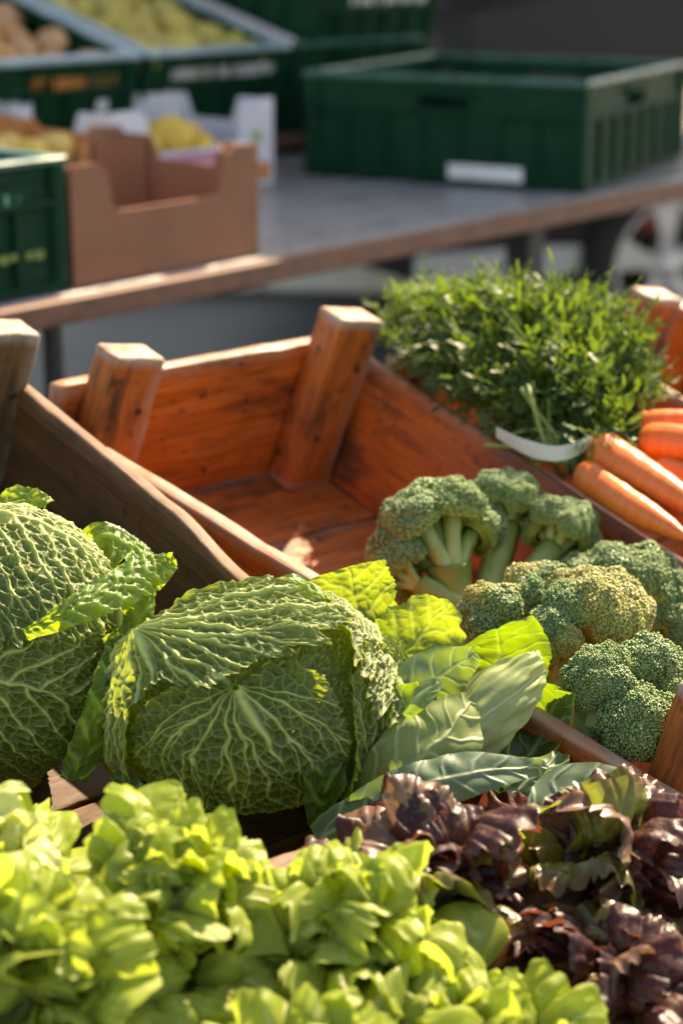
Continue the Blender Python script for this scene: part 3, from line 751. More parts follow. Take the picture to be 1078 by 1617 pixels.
def ribbon_leaf(name, parent, mat, pts, wl, wr, nrm, cup=0.0, net=.0, pin=(1.0, .02), seed=0, step=.0014, ruffle=.004, ragged=.06, tone=0.0, amp=1.0, rf=60.0, cups=None, twist=0.0, mid=True, secw=.0015, midw=.003, lump=.0, stretch=1.2):
    """leaf along a midrib curve; wl/wr half widths along it; nrm = direction(s) the face looks; cup bends the margins towards nrm"""
    pts = np.array([P(*q) if len(q) == 3 else q for q in pts]); L = np.sum(np.linalg.norm(np.diff(pts, axis=0), axis=1))
    n = max(12, int(L / step)); c = cspline(pts, n); T = np.gradient(c, axis=0); T /= np.linalg.norm(T, axis=1)[:, None]
    Nn = np.asarray(nrm, float); Nn = np.broadcast_to(Nn, (len(pts), 3)) if Nn.ndim == 1 else Nn
    Nn = cspline(Nn, n); Nn = Nn - T * np.sum(Nn * T, 1)[:, None]; Nn /= np.linalg.norm(Nn, axis=1)[:, None]
    S = np.cross(T, Nn)
    tt = np.linspace(0, 1, n); k = np.linspace(0, 1, len(wl))
    def sm(wv): return np.maximum(.0004, cspline(np.stack([wv, wv, wv], -1), n)[:, 0])
    A, B = sm(np.array(wl, float)), sm(np.array(wr, float))
    A = A * (1 + ragged * (n1(tt * 9, seed) + .7 * n1(tt * 25, seed + 2) + .5 * n1(tt * 60, seed + 5))); B = B * (1 + ragged * (n1(tt * 9, seed + 11) + .7 * n1(tt * 25, seed + 12) + .5 * n1(tt * 60, seed + 15)))
    m = max(9, int((A.max() + B.max()) / step)); m += (m + 1) % 2
    s = np.linspace(-1, 1, m)[None]; x = np.where(s < 0, s * A[:, None], s * B[:, None]); y = (tt * L)[:, None] + 0 * x
    col, h = vein_field(x, y, None, pin, net, seed, stretch, mid, secw=secw, midw=midw, midlen=L * 1.1)
    ph = y * rf + 6 * n2(y * 20, x * 20, seed + 7)
    ruf = ruffle * np.abs(s) ** 2 * np.sin(ph + np.where(s < 0, 0, 2.1)) + .0015 * n2(x * 90, y * 90, seed + 9) + lump * n2(x * 40, y * 40, seed + 6)
    cu = cup if cups is None else np.interp(tt, np.linspace(0, 1, len(cups)), cups)[:, None]
    cu = cu + 0 * x
    # bend cross section along a circle of curvature cu (1/m)
    ang = cu * x; big = np.abs(ang) > 1e-4
    lx = np.where(big, np.sin(ang) / np.where(big, cu, 1), x); lz = np.where(big, (1 - np.cos(ang)) / np.where(big, cu, 1), 0)
    W = c[:, None] + S[:, None] * lx[..., None] + Nn[:, None] * (lz + ruf + h * amp)[..., None]
    edge = np.clip((np.abs(s) - .86) / .14, 0, 1) + 0 * x
    tn = np.clip(tone + .25 * n2(x * 20, y * 20, seed + 3), 0, 1)
    return mesh_obj(name, W, grid_faces(n, m), mat, parent, True, {'vein': col, 'tone': tn, 'edge': edge}, uv=np.stack([x, y], -1) + seed * .37)

def camv(r, u, b): return CR * r + CU * u + CB * b
CAMAX = (CR, CU, CB)

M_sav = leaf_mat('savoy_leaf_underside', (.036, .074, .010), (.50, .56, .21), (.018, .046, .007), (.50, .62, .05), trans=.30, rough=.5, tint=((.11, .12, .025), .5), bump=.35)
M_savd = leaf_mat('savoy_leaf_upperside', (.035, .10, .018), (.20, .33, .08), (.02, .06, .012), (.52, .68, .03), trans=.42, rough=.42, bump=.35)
M_savl = leaf_mat('savoy_loose_leaf', (.10, .19, .025), (.30, .42, .10), (.05, .12, .02), (.34, .44, .025), trans=.48, rough=.45, bump=.35)
M_pc = leaf_mat('pointed_cabbage_pale_leaf', (.28, .33, .115), (.46, .50, .26), (.17, .23, .065), (.42, .52, .10), trans=.30, rough=.42, fine=False, bump=.15)
M_pch = leaf_mat('pointed_cabbage_heart_leaf', (.38, .43, .18), (.52, .55, .32), (.26, .33, .11), (.45, .52, .14), trans=.25, rough=.42, fine=False, bump=.15)
M_pcg = leaf_mat('pointed_cabbage_green_leaf', (.085, .155, .065), (.30, .38, .20), (.045, .10, .035), (.34, .52, .02), trans=.32, rough=.40, fine=False, bump=.15, edge=((.3, .36, .12), .6))
M_pcd = leaf_mat('pointed_cabbage_dark_lit_rim', (.030, .085, .022), (.16, .27, .09), (.018, .06, .014), (.34, .52, .02), trans=.36, rough=.36, fine=False, bump=.15, edge=((.36, .46, .07), .9))  # dark green leaf, yellow margin colour stands for sun glow
M_pcb = leaf_mat('pointed_cabbage_bluish_leaf', (.13, .20, .12), (.36, .42, .30), (.08, .14, .08), (.35, .5, .05), trans=.28, rough=.45, fine=False, bump=.15)

# ------------------------------------------------------------------ centre savoy
def savoy_base(c, r): return np.array([c[0], c[1], c[2] - r])
D1 = 1.43; k1_ = D1 / FPX
C1 = P(388, 1108, D1); R1 = (232 * k1_, 186 * k1_, 205 * k1_)
sv1 = thing('savoy_cabbage', C1 - np.array([0, 0, .095]), 'whole savoy cabbage in the middle, torn outer leaf and lit yellow-green leaves at its right', 'cabbage', 'savoy cabbages')
def d1(px, py, z=None):
    a, b_ = (px - 388) / 232, (1108 - py) / 186; q = 1 - a * a - b_ * b_
    return np.array([a, b_, math.sqrt(max(q, .0)) if z is None else z])
def iv(dx, dy): return np.array([dx / 232, -dy / 186, 0.0])
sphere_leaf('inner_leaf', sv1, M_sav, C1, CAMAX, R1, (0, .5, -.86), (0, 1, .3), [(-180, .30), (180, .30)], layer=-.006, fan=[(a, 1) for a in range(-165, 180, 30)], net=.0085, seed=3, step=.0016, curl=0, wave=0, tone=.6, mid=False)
sphere_leaf('front_leaf', sv1, M_sav, C1, CAMAX, R1, d1(383, 1066), iv(66, 112), [(-110, .03), (-75, .055), (-45, .078), (-15, .112), (10, .12), (35, .118), (60, .112), (85, .092), (105, .06), (120, .03)],
            layer=.0005, fan=[(-60, .7), (-42, .9), (-24, 1), (22, 1), (40, 1.1), (58, 1), (76, .9), (95, .7)], net=.0082, seed=5, curl=.004, wave=.003, midlen=.085, spread=-2.2, big=.0025, midw=.0044)
sphere_leaf('side_leaf', sv1, M_sav, C1, CAMAX, R1, d1(590, 1290, .05), (-.25, .9, .2), [(-70, .02), (-40, .07), (-15, .13), (10, .14), (32, .12), (50, .05)],
            layer=.003, fan=[(-40, .8), (-22, 1), (0, 1.2), (20, 1)], net=.0075, seed=6, curl=.012, wave=.006, mid=False, tone=.25)
def droop(r, T, D, x, y): return .035 * np.clip((-np.degrees(T) + 5) / 40, 0, 1) * np.clip((r - .08) / .08, 0, 1)
sphere_leaf('over_leaf', sv1, M_sav, C1, CAMAX, R1, (.42, .80, -.42), iv(62, 190), [(-62, .05), (-40, .115), (-22, .152), (-8, .142), (8, .115), (20, .106), (34, .114), (50, .135), (66, .15), (84, .14), (105, .08)],
            layer=.007, fan=[(-44, .8), (-26, 1), (18, .9), (33, 1.1), (48, 1.0), (63, 1.1), (80, 1)], net=.0082, seed=8, curl=.008, wave=.003, midlen=.135, spread=.6, liftf=droop, ragged=.07, midw=.0028)
def pinch(r, T, D, x, y): return .010 * np.exp(-(r / .02) ** 2)
sphere_leaf('torn_outer_leaf', sv1, M_sav, C1, CAMAX, R1, d1(250, 1008), iv(58, 68), [(-128, .03), (-112, .085), (-96, .125), (-80, .13), (-68, .105), (-50, .078), (-34, .072), (-22, .062), (-8, .046), (6, .044), (20, .048), (30, .06), (40, .088), (48, .12), (58, .15), (75, .165), (95, .15), (115, .09), (130, .03)],
            layer=.0085, fan=[(-100, 1.1), (-86, 1.9), (-72, 1.1), (-60, 1.1), (-47, 1.1), (-35, 1), (-22, .9), (24, .9), (34, 1), (44, 1.1), (53, 1.1), (62, 1.1), (73, 1.2), (85, 1.2), (98, 1)], net=.0080, seed=9, curl=.006, wave=.004, midlen=.052, spread=.5, liftf=pinch, ragged=.08, midw=.0042, secw=.0015)
# curled flap at the end of the outer leaf on top
ribbon_leaf('curled_flap', sv1, M_savd, [(425, 930, 1.43), (470, 922, 1.44), (527, 958, 1.42)], [.003, .011, .002], [.004, .016, .003], camv(.1, .75, .6), cup=-26, net=.007, seed=12, ruffle=.002, tone=.2)
# bright loose leaves on the right, standing up behind the head
ribbon_leaf('loose_leaf', sv1, M_savl, [(585, 1065, 1.465), (578, 1000, 1.495), (562, 940, 1.505), (548, 896, 1.50)], [.028, .056, .062, .046], [.016, .030, .034, .034], camv(-.15, -.1, 1), cup=8, net=.0075, seed=14, ruffle=.006, ragged=.12, pin=(1.0, .019), tone=.0, lump=.001, amp=.45)
ribbon_leaf('loose_leaf', sv1, M_savl, [(600, 1075, 1.46), (628, 1045, 1.465), (672, 990, 1.47), (712, 952, 1.455)], [.014, .036, .030, .009], [.012, .030, .040, .013], camv(.15, .1, 1), cup=14, net=.0075, seed=15, ruffle=.006, ragged=.10, pin=(1.0, .017), tone=.15, lump=.001, amp=.45)
# dark folded leaf at lower right and lower left
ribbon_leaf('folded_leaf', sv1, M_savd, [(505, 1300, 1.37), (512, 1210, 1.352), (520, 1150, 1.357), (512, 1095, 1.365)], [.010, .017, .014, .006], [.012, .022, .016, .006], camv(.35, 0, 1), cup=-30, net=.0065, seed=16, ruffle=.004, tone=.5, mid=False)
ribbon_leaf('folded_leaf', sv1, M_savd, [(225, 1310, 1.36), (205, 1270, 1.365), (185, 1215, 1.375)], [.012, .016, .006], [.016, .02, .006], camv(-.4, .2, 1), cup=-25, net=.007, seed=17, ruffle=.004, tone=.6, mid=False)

# ------------------------------------------------------------------ left savoy
D2 = 1.46; k2_ = D2 / FPX
C2 = P(-8, 1022, D2); R2 = (206 * k2_, 212 * k2_, 205 * k2_)
sv2 = thing('savoy_cabbage', C2 - np.array([0, 0, .1]), 'savoy cabbage cut by the left edge with a rolled-back leaf rim', 'cabbage', 'savoy cabbages')
def d2(px, py, z=None):
    a, b_ = (px + 8) / 206, (1022 - py) / 212; q = 1 - a * a - b_ * b_
    return np.array([a, b_, math.sqrt(max(q, .0)) if z is None else z])
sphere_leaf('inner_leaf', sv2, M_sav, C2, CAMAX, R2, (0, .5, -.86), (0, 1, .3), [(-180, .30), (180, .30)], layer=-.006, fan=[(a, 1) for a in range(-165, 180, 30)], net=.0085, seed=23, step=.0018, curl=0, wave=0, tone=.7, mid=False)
sphere_leaf('lower_leaf', sv2, M_sav, C2, CAMAX, R2, d2(-115, 1005), (1, -.36, .4), [(-95, .05), (-60, .10), (-38, .15), (-20, .168), (-5, .150), (15, .155), (35, .17), (60, .18), (85, .16), (105, .1)],
            layer=.001, pin=(.95, .024), net=.0085, seed=25, curl=.004, wave=.004, midlen=.135, big=.003, midw=.005, tone=.1)
sphere_leaf('upper_leaf', sv2, M_sav, C2, CAMAX, R2, (-.42, .86, .30), (1.28, -.42, -.06), [(-110, .05), (-80, .10), (-50, .13), (-25, .158), (0, .178), (18, .172), (30, .158), (45, .145), (65, .135), (95, .13), (115, .08)],
            layer=.007, pin=(.85, .020), net=.0085, seed=26, curl=.003, wave=.003, midlen=.19, big=.0015, midw=.0056, secw=.0015)
ribbon_leaf('rolled_rim', sv2, M_savd, [(40, 1003, 1.352), (110, 968, 1.35), (180, 932, 1.375), (240, 900, 1.40), (276, 885, 1.41)], [.004, .010, .016, .018, .005], [.004, .010, .015, .016, .006], camv(.2, .35, 1), cup=-42, net=.006, seed=27, ruffle=.003, ragged=.08, tone=.1, mid=False, rf=160, pin=(1, .012))
ribbon_leaf('back_leaf', sv2, M_savd, [(110, 905, 1.47), (160, 850, 1.475), (215, 870, 1.46), (240, 915, 1.44)], [.006, .014, .016, .008], [.008, .022, .018, .008], camv(.35, .55, .8), cup=-14, net=.007, seed=28, ruffle=.005, ragged=.08, tone=.05)
ribbon_leaf('back_leaf', sv2, M_savd, [(175, 1030, 1.42), (215, 985, 1.43), (240, 930, 1.44)], [.008, .014, .006], [.006, .012, .006], camv(.4, .1, 1), cup=-10, net=.007, seed=29, ruffle=.005, tone=.3)
ribbon_leaf('top_leaf', sv2, M_savl, [(-70, 825, 1.47), (0, 805, 1.475), (45, 790, 1.48), (78, 792, 1.47)], [.012, .014, .011, .004], [.012, .014, .010, .004], camv(.1, .5, .9), cup=6, net=.0075, seed=30, ruffle=.004, tone=0)
ribbon_leaf('folded_leaf', sv2, M_savd, [(120, 1235, 1.38), (150, 1150, 1.37), (180, 1060, 1.375), (188, 1000, 1.39)], [.012, .014, .012, .006], [.012, .015, .012, .006], camv(.55, 0, .9), cup=-30, net=.0065, seed=31, ruffle=.003, tone=.6, mid=False)

# ------------------------------------------------------------------ pointed cabbage
pc0 = P(640, 1270, 1.42)
pc = thing('pointed_cabbage', pc0 - np.array([0, 0, .02]), 'pale pointed cabbage with open blue-green outer leaves, right of the middle savoy', 'cabbage')
axd = unit(P(812, 1040, 1.455) - P(610, 1262, 1.41))
e1_ = unit(np.cross(axd, CB)); e3_ = np.cross(e1_, axd)
if e1_ @ CR < 0: e1_ = -e1_; e3_ = -e3_
if e3_ @ CB < 0: e3_ = -e3_
PA = (e1_, axd, e3_); Cp = P(772, 1122, 1.44); Rp = (.0235, .066, .024)
def point(r, T, D, x, y): return -.010 * np.clip(D[..., 1] - .25, 0, 1) ** 1.4
KW = dict(fan=None, net=0, amp=.25, step=.0014, ragged=.008, liftf=point, midw=.0022, secw=.0004)
sphere_leaf('heart_leaf', pc, M_pch, Cp, PA, Rp, (0, -1, 0), (0, 0, 1), [(-180, .116), (180, .116)], layer=-.003, mid=False, seed=41, curl=0, wave=0, **KW)
sphere_leaf('heart_leaf', pc, M_pch, Cp, PA, Rp, (-.45, -.85, .25), (.25, .5, .85), [(-75, .04), (-50, .064), (-25, .080), (0, .086), (25, .080), (50, .064), (75, .04)], layer=.0035, pin=None, seed=44, curl=.004, wave=.002, midlen=.13, tone=.35, **KW)
sphere_leaf('heart_leaf', pc, M_pch, Cp, PA, Rp, (.25, -.93, .25), (-.12, .5, .85), [(-75, .04), (-50, .072), (-25, .092), (0, .101), (25, .092), (50, .072), (75, .04)], layer=.001, pin=None, seed=42, curl=.001, wave=.001, midlen=.16, **KW)
RL = dict(net=0, step=.0011, ragged=.03, secw=.0008, midw=.0026, amp=.4)
# big leaf behind the heart, its margin bending over the tip
ribbon_leaf('outer_leaf', pc, M_pcd, [(690, 1235, 1.46), (760, 1130, 1.495), (782, 1062, 1.505), (786, 1022, 1.50), (784, 1001, 1.49), (783, 993, 1.472)], [.020, .044, .052, .052, .046, .032], [.020, .040, .046, .046, .040, .028], camv(-.05, .1, 1), cups=[18, 24, 23, 20, 16, 10], seed=45, ruffle=.004, tone=.5, **RL)
ribbon_leaf('outer_leaf', pc, M_pcg, [(700, 1240, 1.478), (768, 1140, 1.520), (788, 1080, 1.535), (792, 1032, 1.528)], [.022, .050, .056, .040], [.022, .046, .050, .036], camv(-.05, .1, 1), cup=17, seed=55, ruffle=.004, tone=.6, **RL)
ribbon_leaf('outer_leaf', pc, M_pcd, [(770, 1240, 1.43), (838, 1190, 1.45), (868, 1130, 1.465), (884, 1085, 1.455)], [.012, .022, .022, .012], [.012, .022, .020, .012], camv(-.55, .1, .9), cup=22, seed=46, ruffle=.006, tone=.4, **RL)
ribbon_leaf('outer_leaf', pc, M_pcb, [(560, 1205, 1.415), (630, 1110, 1.425), (700, 1060, 1.435), (752, 1032, 1.44)], [.010, .020, .020, .008], [.012, .032, .030, .010], camv(.25, -.25, .9), cup=-12, seed=47, ruffle=.004, tone=.1, **RL)
ribbon_leaf('outer_leaf', pc, M_pcg, [(560, 1260, 1.39), (600, 1190, 1.385), (640, 1130, 1.395), (672, 1090, 1.40)], [.012, .025, .026, .010], [.012, .028, .024, .008], camv(.2, .0, 1), cup=-14, seed=48, ruffle=.004, tone=.55, **RL)
ribbon_leaf('outer_leaf', pc, M_pcg, [(640, 1130, 1.385), (665, 1100, 1.38), (695, 1075, 1.385)], [.004, .009, .004], [.004, .009, .004], camv(.1, .6, .8), cup=-20, seed=49, ruffle=.002, tone=.0, **RL)
ribbon_leaf('outer_leaf', pc, M_pc, [(575, 1285, 1.385), (640, 1215, 1.375), (705, 1160, 1.385), (742, 1105, 1.41)], [.014, .030, .032, .008], [.014, .032, .034, .008], camv(.1, .1, 1), cup=-14, seed=50, ruffle=.003, tone=.45, **RL)
ribbon_leaf('outer_leaf', pc, M_pcb, [(520, 1312, 1.345), (620, 1255, 1.335), (740, 1220, 1.345), (866, 1212, 1.36)], [.010, .016, .016, .004], [.012, .022, .018, .004], camv(.05, .35, .9), cup=-16, seed=51, ruffle=.003, tone=.35, **RL)
ribbon_leaf('outer_leaf', pc, M_pcg, [(500, 1330, 1.34), (590, 1285, 1.33), (680, 1262, 1.335)], [.012, .022, .006], [.014, .026, .006], camv(.0, .5, .9), cup=-12, seed=52, ruffle=.004, tone=.7, **RL)
ribbon_leaf('outer_leaf', pc, M_pcg, [(800, 1255, 1.40), (850, 1225, 1.41), (885, 1190, 1.43)], [.008, .018, .006], [.010, .02, .006], camv(-.2, .3, .9), cup=10, seed=53, ruffle=.006, tone=.3, **RL)
lf = ribbon_leaf('cabbage_leaf', None, M_pcb, [(845, 1300, 1.325), (880, 1255, 1.335), (950, 1248, 1.345), (1036, 1252, 1.35)], [.008, .018, .020, .004], [.012, .024, .022, .004], camv(.0, .45, .9), cup=-10, seed=54, ruffle=.003, tone=.2, **RL)
tag(lf, 'single bluish cabbage leaf lying above the red lettuce', 'leaf')

# ------------------------------------------------------------------ broccoli
def ico():
    t = (1 + 5 ** .5) / 2
    v = np.array([(-1, t, 0), (1, t, 0), (-1, -t, 0), (1, -t, 0), (0, -1, t), (0, 1, t), (0, -1, -t), (0, 1, -t), (t, 0, -1), (t, 0, 1), (-t, 0, -1), (-t, 0, 1)], float)
    f = np.array([(0, 11, 5), (0, 5, 1), (0, 1, 7), (0, 7, 10), (0, 10, 11), (1, 5, 9), (5, 11, 4), (11, 10, 2), (10, 7, 6), (7, 1, 8), (3, 9, 4), (3, 4, 2), (3, 2, 6), (3, 6, 8), (3, 8, 9), (4, 9, 5), (2, 4, 11), (6, 2, 10), (8, 6, 7), (9, 8, 1)])
    return v / np.linalg.norm(v[0]), f
IV, IF = ico()
def broc_mat(name, dark, tip, low):
    m, t = newmat(name); N = NT(t); obj = N('ShaderNodeTexCoord').outputs['Object']
    v = N.attr('bud'); d = N.attr('depth'); oi = N('ShaderNodeObjectInfo').outputs['Random']
    c = N.mix(v, dark, tip); c = N.mix(d, low, c)
    c = N.mix(N.math('MULTIPLY', oi, .45), c, N.mix(.5, c, low))
    pr = N('ShaderNodeBsdfPrincipled', {'Base Color': c, 'Roughness': .32, 'Specular IOR Level': .7})
    tr = N('ShaderNodeBsdfTranslucent', {'Color': N.mix(.5, c, (.45, .55, .08))})
    N.out(N('ShaderNodeMixShader', {0: .18, 1: pr.outputs[0], 2: tr.outputs[0]}).outputs[0]); return m
M_br = broc_mat('broccoli_bud', (.075, .145, .040), (.31, .44, .18), (.37, .46, .07))
M_bry = broc_mat('yellowing_broccoli_bud', (.25, .27, .06), (.50, .49, .17), (.66, .52, .12))
def stalk_mat():
    m, t = newmat('broccoli_stalk'); N = NT(t); obj = N('ShaderNodeTexCoord').outputs['Object']
    nz = N.noise(N('ShaderNodeMapping', {'Vector': obj, 'Scale': (1, 1, .3)}).outputs[0], 130.0, 4)
    c = N.mix(N.rng(nz, .3, .7), (.38, .44, .10), (.54, .58, .22)); c = N.mix(N.attr('edge'), c, (.17, .25, .045))
    pr = N('ShaderNodeBsdfPrincipled', {'Base Color': c, 'Roughness': .42, 'Normal': N('ShaderNodeBump', {'Height': nz, 'Strength': .25, 'Distance': .002}).outputs[0]})
    tr = N('ShaderNodeBsdfTranslucent', {'Color': (.5, .55, .12, 1)})
    N.out(N('ShaderNodeMixShader', {0: .15, 1: pr.outputs[0], 2: tr.outputs[0]}).outputs[0]); return m
M_stalk = stalk_mat()

def floret_mesh(r, seed, bead, cover=1.95):
    """a lumpy dome of buds, pointing +z, centre at the dome's centre"""
    rg = rnd(seed); Vs, Fs, bud, dep = [], [], [], []; n0 = 0
    # lumps
    nl = 11; lum = []
    for i in range(nl):
        z = 1 - (i + .5) / nl * 1.15; a = i * 2.39996 + rg.uniform(-.3, .3); s_ = math.sqrt(max(0, 1 - z * z)); lum.append((s_ * math.cos(a), s_ * math.sin(a), z))
    lum = np.array(lum)
    def rad(D):
        k = np.clip(1 - np.arccos(np.clip(D @ lum.T, -1, 1)) / .52, 0, 1).max(-1)
        return r * (.80 + .24 * np.sqrt(k) + .05 * vnoise(D * 3 + seed))
    # core
    th = np.linspace(.01, cover + .25, 14)[:, None]; ph = np.linspace(0, 2 * np.pi, 22, endpoint=False)[None]
    D = np.stack([np.sin(th) * np.cos(ph), np.sin(th) * np.sin(ph), np.cos(th) + 0 * ph], -1)
    V = D * (rad(D) * np.where(th > cover, .72, .96) - bead * .6)[..., None]
    F = grid_faces(14, 22, True); tri = np.concatenate([F[:, [0, 1, 2]], F[:, [0, 2, 3]]])
    Vs.append(V.reshape(-1, 3)); Fs.append(tri); bud.append(np.zeros(V[..., 0].size)); dep.append(np.clip((V[..., 2] / r + .5) / .7, 0, 1).ravel()); n0 += V[..., 0].size
    area = 2 * np.pi * r * r * (1 - math.cos(cover)); nb = int(area / (bead * bead * 3.0))
    i = np.arange(nb); z = 1 - (i + .5) / nb * (1 - math.cos(cover)); a = i * 2.39996323
    D = np.stack([np.sqrt(1 - z * z) * np.cos(a), np.sqrt(1 - z * z) * np.sin(a), z], -1) + rg.normal(size=(nb, 3)) * bead / r * .35; D /= np.linalg.norm(D, axis=1)[:, None]
    c = D * (rad(D) + rg.uniform(-.6, .9, nb) * bead)[:, None]; s_ = bead * rg.uniform(.55, 1.35, nb)
    V = c[:, None] + IV[None] * s_[:, None, None]
    Vs.append(V.reshape(-1, 3)); Fs.append((IF[None] + n0 + 12 * i[:, None, None]).reshape(-1, 3))
    bud.append((np.clip(.5 + .5 * np.einsum('vk,nk->nv', IV, D), 0, 1) * rg.uniform(.5, 1, nb)[:, None]).ravel())
    dep.append(np.repeat(np.clip((c[:, 2] / r + .45) / .6, 0, 1), 12))
    me_o = mesh_obj('floret', np.concatenate(Vs), np.concatenate(Fs), None, None, True, {'bud': np.concatenate(bud), 'depth': np.concatenate(dep)})
    me = me_o.data; bpy.data.objects.remove(me_o); return me
def variants(mat, tag_):
    out = {}
    for nm, r, bead in (('L', .024, .00125), ('M', .017, .00115)):
        out[nm] = []
        for i in range(3):
            me = floret_mesh(r, 60 + i * 7 + (nm == 'L'), bead); me.materials.append(mat); out[nm].append((me, r))
    return out
VAR = {'g': variants(M_br, 'g'), 'y': variants(M_bry, 'y')}
def rot_to(d, spin):
    q = Vector((0, 0, 1)).rotation_difference(Vector(tuple(d))); return (q.to_matrix() @ Matrix.Rotation(spin, 3, 'Z')).to_4x4()
def branch(parent, p0, p1, r0, r1, seed, bend):
    rg = rnd(seed); mid = (p0 * .5 + p1 * .5) + bend
    c = cspline([p0, mid, p1], 16); t = np.linspace(0, 1, 16)
    rr = r0 + (r1 - r0) * t ** 1.5; rr = rr * (1 + .12 * (t - .6) ** 2)
    k = 12; T = np.gradient(c, axis=0); T /= np.linalg.norm(T, axis=1)[:, None]
    A = np.cross(T, CB); A /= np.linalg.norm(A, axis=1)[:, None]; B = np.cross(T, A); th = np.linspace(0, 2 * np.pi, k, endpoint=False)
    ribs = 1 + .07 * np.cos(th * 5 + rg.uniform(0, 6))
    V = c[:, None] + (rr[:, None] * ribs[None])[..., None] * (A[:, None] * np.cos(th)[None, :, None] + B[:, None] * np.sin(th)[None, :, None])
    V += .0012 * np.stack([vnoise(V * 60 + seed), vnoise(V * 60 + seed + 9), vnoise(V * 60 + seed + 19)], -1)
    return mesh_obj('branch', V, [tuple(f) for f in grid_faces(16, k, True)] + [tuple(range(k))[::-1], tuple(range(15 * k, 16 * k))], M_stalk, parent, True, {'edge': np.repeat(t ** 2, k)})
def broccoli(base, stem_r, clusters, label, col, seed, foot=None):
    base = P(*base) if len(base) == 3 and base[1] > 5 else base
    t = thing('broccoli', base, label, 'broccoli', 'broccoli heads'); rg = rnd(seed)
    V = VAR[col]; n = 0
    if foot is not None:
        f_ = P(*foot); branch(t, f_, base * 1.0 + (base - f_) * .15, stem_r * .95, stem_r * 1.12, seed + 90, np.zeros(3)).name = 'stalk'
    for ci, (px, py, d, r, axis, cap) in enumerate(clusters):
        c = P(px, py, d); axis = unit(axis); big = r > .035
        nm = 'L' if big else 'M'; fr_ = V[nm][0][1]; s0 = r * (.50 if big else .58) / fr_
        hub = base + (c - base) * .45
        nf = max(5, int(round((1 - math.cos(cap)) * 2 / (r * 0 + (.40 if big else .5)) ** 2 * .92)))
        ref = unit(np.cross(axis, CR)); ref2 = np.cross(axis, ref)
        nbig = branch(t, base - unit(c - base) * .004, c - axis * r * .25, stem_r * rg.uniform(.5, .62), r * .34, seed + ci, rg.normal(size=3) * .004)
        for i in range(nf):
            z = 1 - (i + .4) / nf * (1 - math.cos(cap)); a = i * 2.39996 + seed; s_ = math.sqrt(max(0, 1 - z * z))
            D = unit(axis * z + (ref * math.cos(a) + ref2 * math.sin(a)) * s_ + rg.normal(size=3) * .06)
            me, _ = V[nm][int(rg.integers(3))]
            if col == 'y' and rg.random() < .3: me, _ = VAR['g'][nm][int(rg.integers(3))]
            o = bpy.data.objects.new('floret', me); COL.objects.link(o); o.parent = t
            s = s0 * rg.uniform(.86, 1.12); pos = c + D * r * rg.uniform(.58, .70)
            o.matrix_local = Matrix.Translation(tuple(pos - base)) @ rot_to(unit(D + axis * .35), rg.uniform(0, 6)) @ Matrix.Scale(float(s), 4)
            if i >= nf * .25 or True:
                branch(t, c - axis * r * (.35 + .25 * rg.random()) + (base - c) * .05 * rg.random(), pos - D * fr_ * s * .25, r * .13, r * .085 + fr_ * s * .12, seed + 31 * ci + i, axis * .002)
            n += 1
    return t
up_b = camv(0, .80, -.60)
broccoli((762, 985, 1.69), .026, [(700, 868, 1.70, .060, camv(-.25, .85, -.45), 1.25), (800, 812, 1.75, .038, camv(.0, .9, -.4), 1.35), (880, 852, 1.72, .036, camv(.35, .85, -.4), 1.35), (645, 915, 1.68, .030, camv(-.8, .45, -.2), 1.2)],
         'largest broccoli head, pale stalk side facing forward, highest in the orange crate', 'g', 3, foot=(745, 1035, 1.67))
broccoli((935, 1045, 1.66), .02, [(985, 950, 1.67, .052, camv(.1, .95, -.25), 1.5), (1050, 1010, 1.66, .036, camv(.6, .7, 0), 1.4), (925, 930, 1.70, .03, camv(-.2, .9, -.3), 1.3)],
         'dark broccoli head at the right edge, behind the yellowing one', 'g', 8, foot=(930, 1090, 1.66))
broccoli((850, 1085, 1.58), .02, [(935, 985, 1.575, .046, camv(.35, .85, .1), 1.5), (850, 955, 1.60, .034, camv(-.1, .95, -.1), 1.4), (785, 985, 1.58, .030, camv(-.6, .6, .3), 1.4), (870, 1010, 1.55, .024, camv(-.2, .4, .8), 1.3)],
         'yellowing broccoli head in the middle of the broccoli', 'y', 12, foot=(850, 1130, 1.57))
broccoli((930, 1150, 1.48), .014, [(950, 1078, 1.475, .026, camv(-.3, .8, .5), 1.6), (1028, 1068, 1.50, .028, camv(.3, .9, .1), 1.6), (1008, 1150, 1.46, .028, camv(.2, .4, .85), 1.6), (1068, 1118, 1.48, .024, camv(.7, .5, .3), 1.5), (940, 1175, 1.49, .022, camv(-.2, -.3, .8), 1.3)],
         'nearest broccoli head with grey-green tight florets beside the corner post', 'g', 17, foot=(900, 1190, 1.50))

# ------------------------------------------------------------------ carrots
def carrot_mat():
    m, t = newmat('carrot_skin'); N = NT(t); obj = N('ShaderNodeTexCoord').outputs['Object']
    g = N('ShaderNodeMapping', {'Vector': obj, 'Scale': (150, 12, 12)}).outputs[0]; nz = N.noise(g, 1.0, 3)
    c = N.mix(N.rng(nz, .35, .7), (.66, .13, .022), (.74, .19, .04)); c = N.mix(N.math('MULTIPLY', N.rng(nz, .62, .74), .7), c, (.45, .14, .04))
    c = N.mix(N.attr('edge'), c, (.35, .24, .06))
    N.out(N('ShaderNodeBsdfPrincipled', {'Base Color': c, 'Roughness': .38, 'Subsurface Weight': .12, 'Subsurface Radius': (.01, .004, .002), 'Subsurface Scale': .5, 'Normal': N('ShaderNodeBump', {'Height': nz, 'Strength': .25, 'Distance': .002}).outputs[0]}).outputs[0]); return m
M_carrot = carrot_mat()
M_frond = leaf_mat('carrot_top_leaf', (.060, .115, .022), (.16, .25, .06), (.03, .075, .014), (.22, .34, .03), trans=.34, rough=.5, fine=False, bump=0)
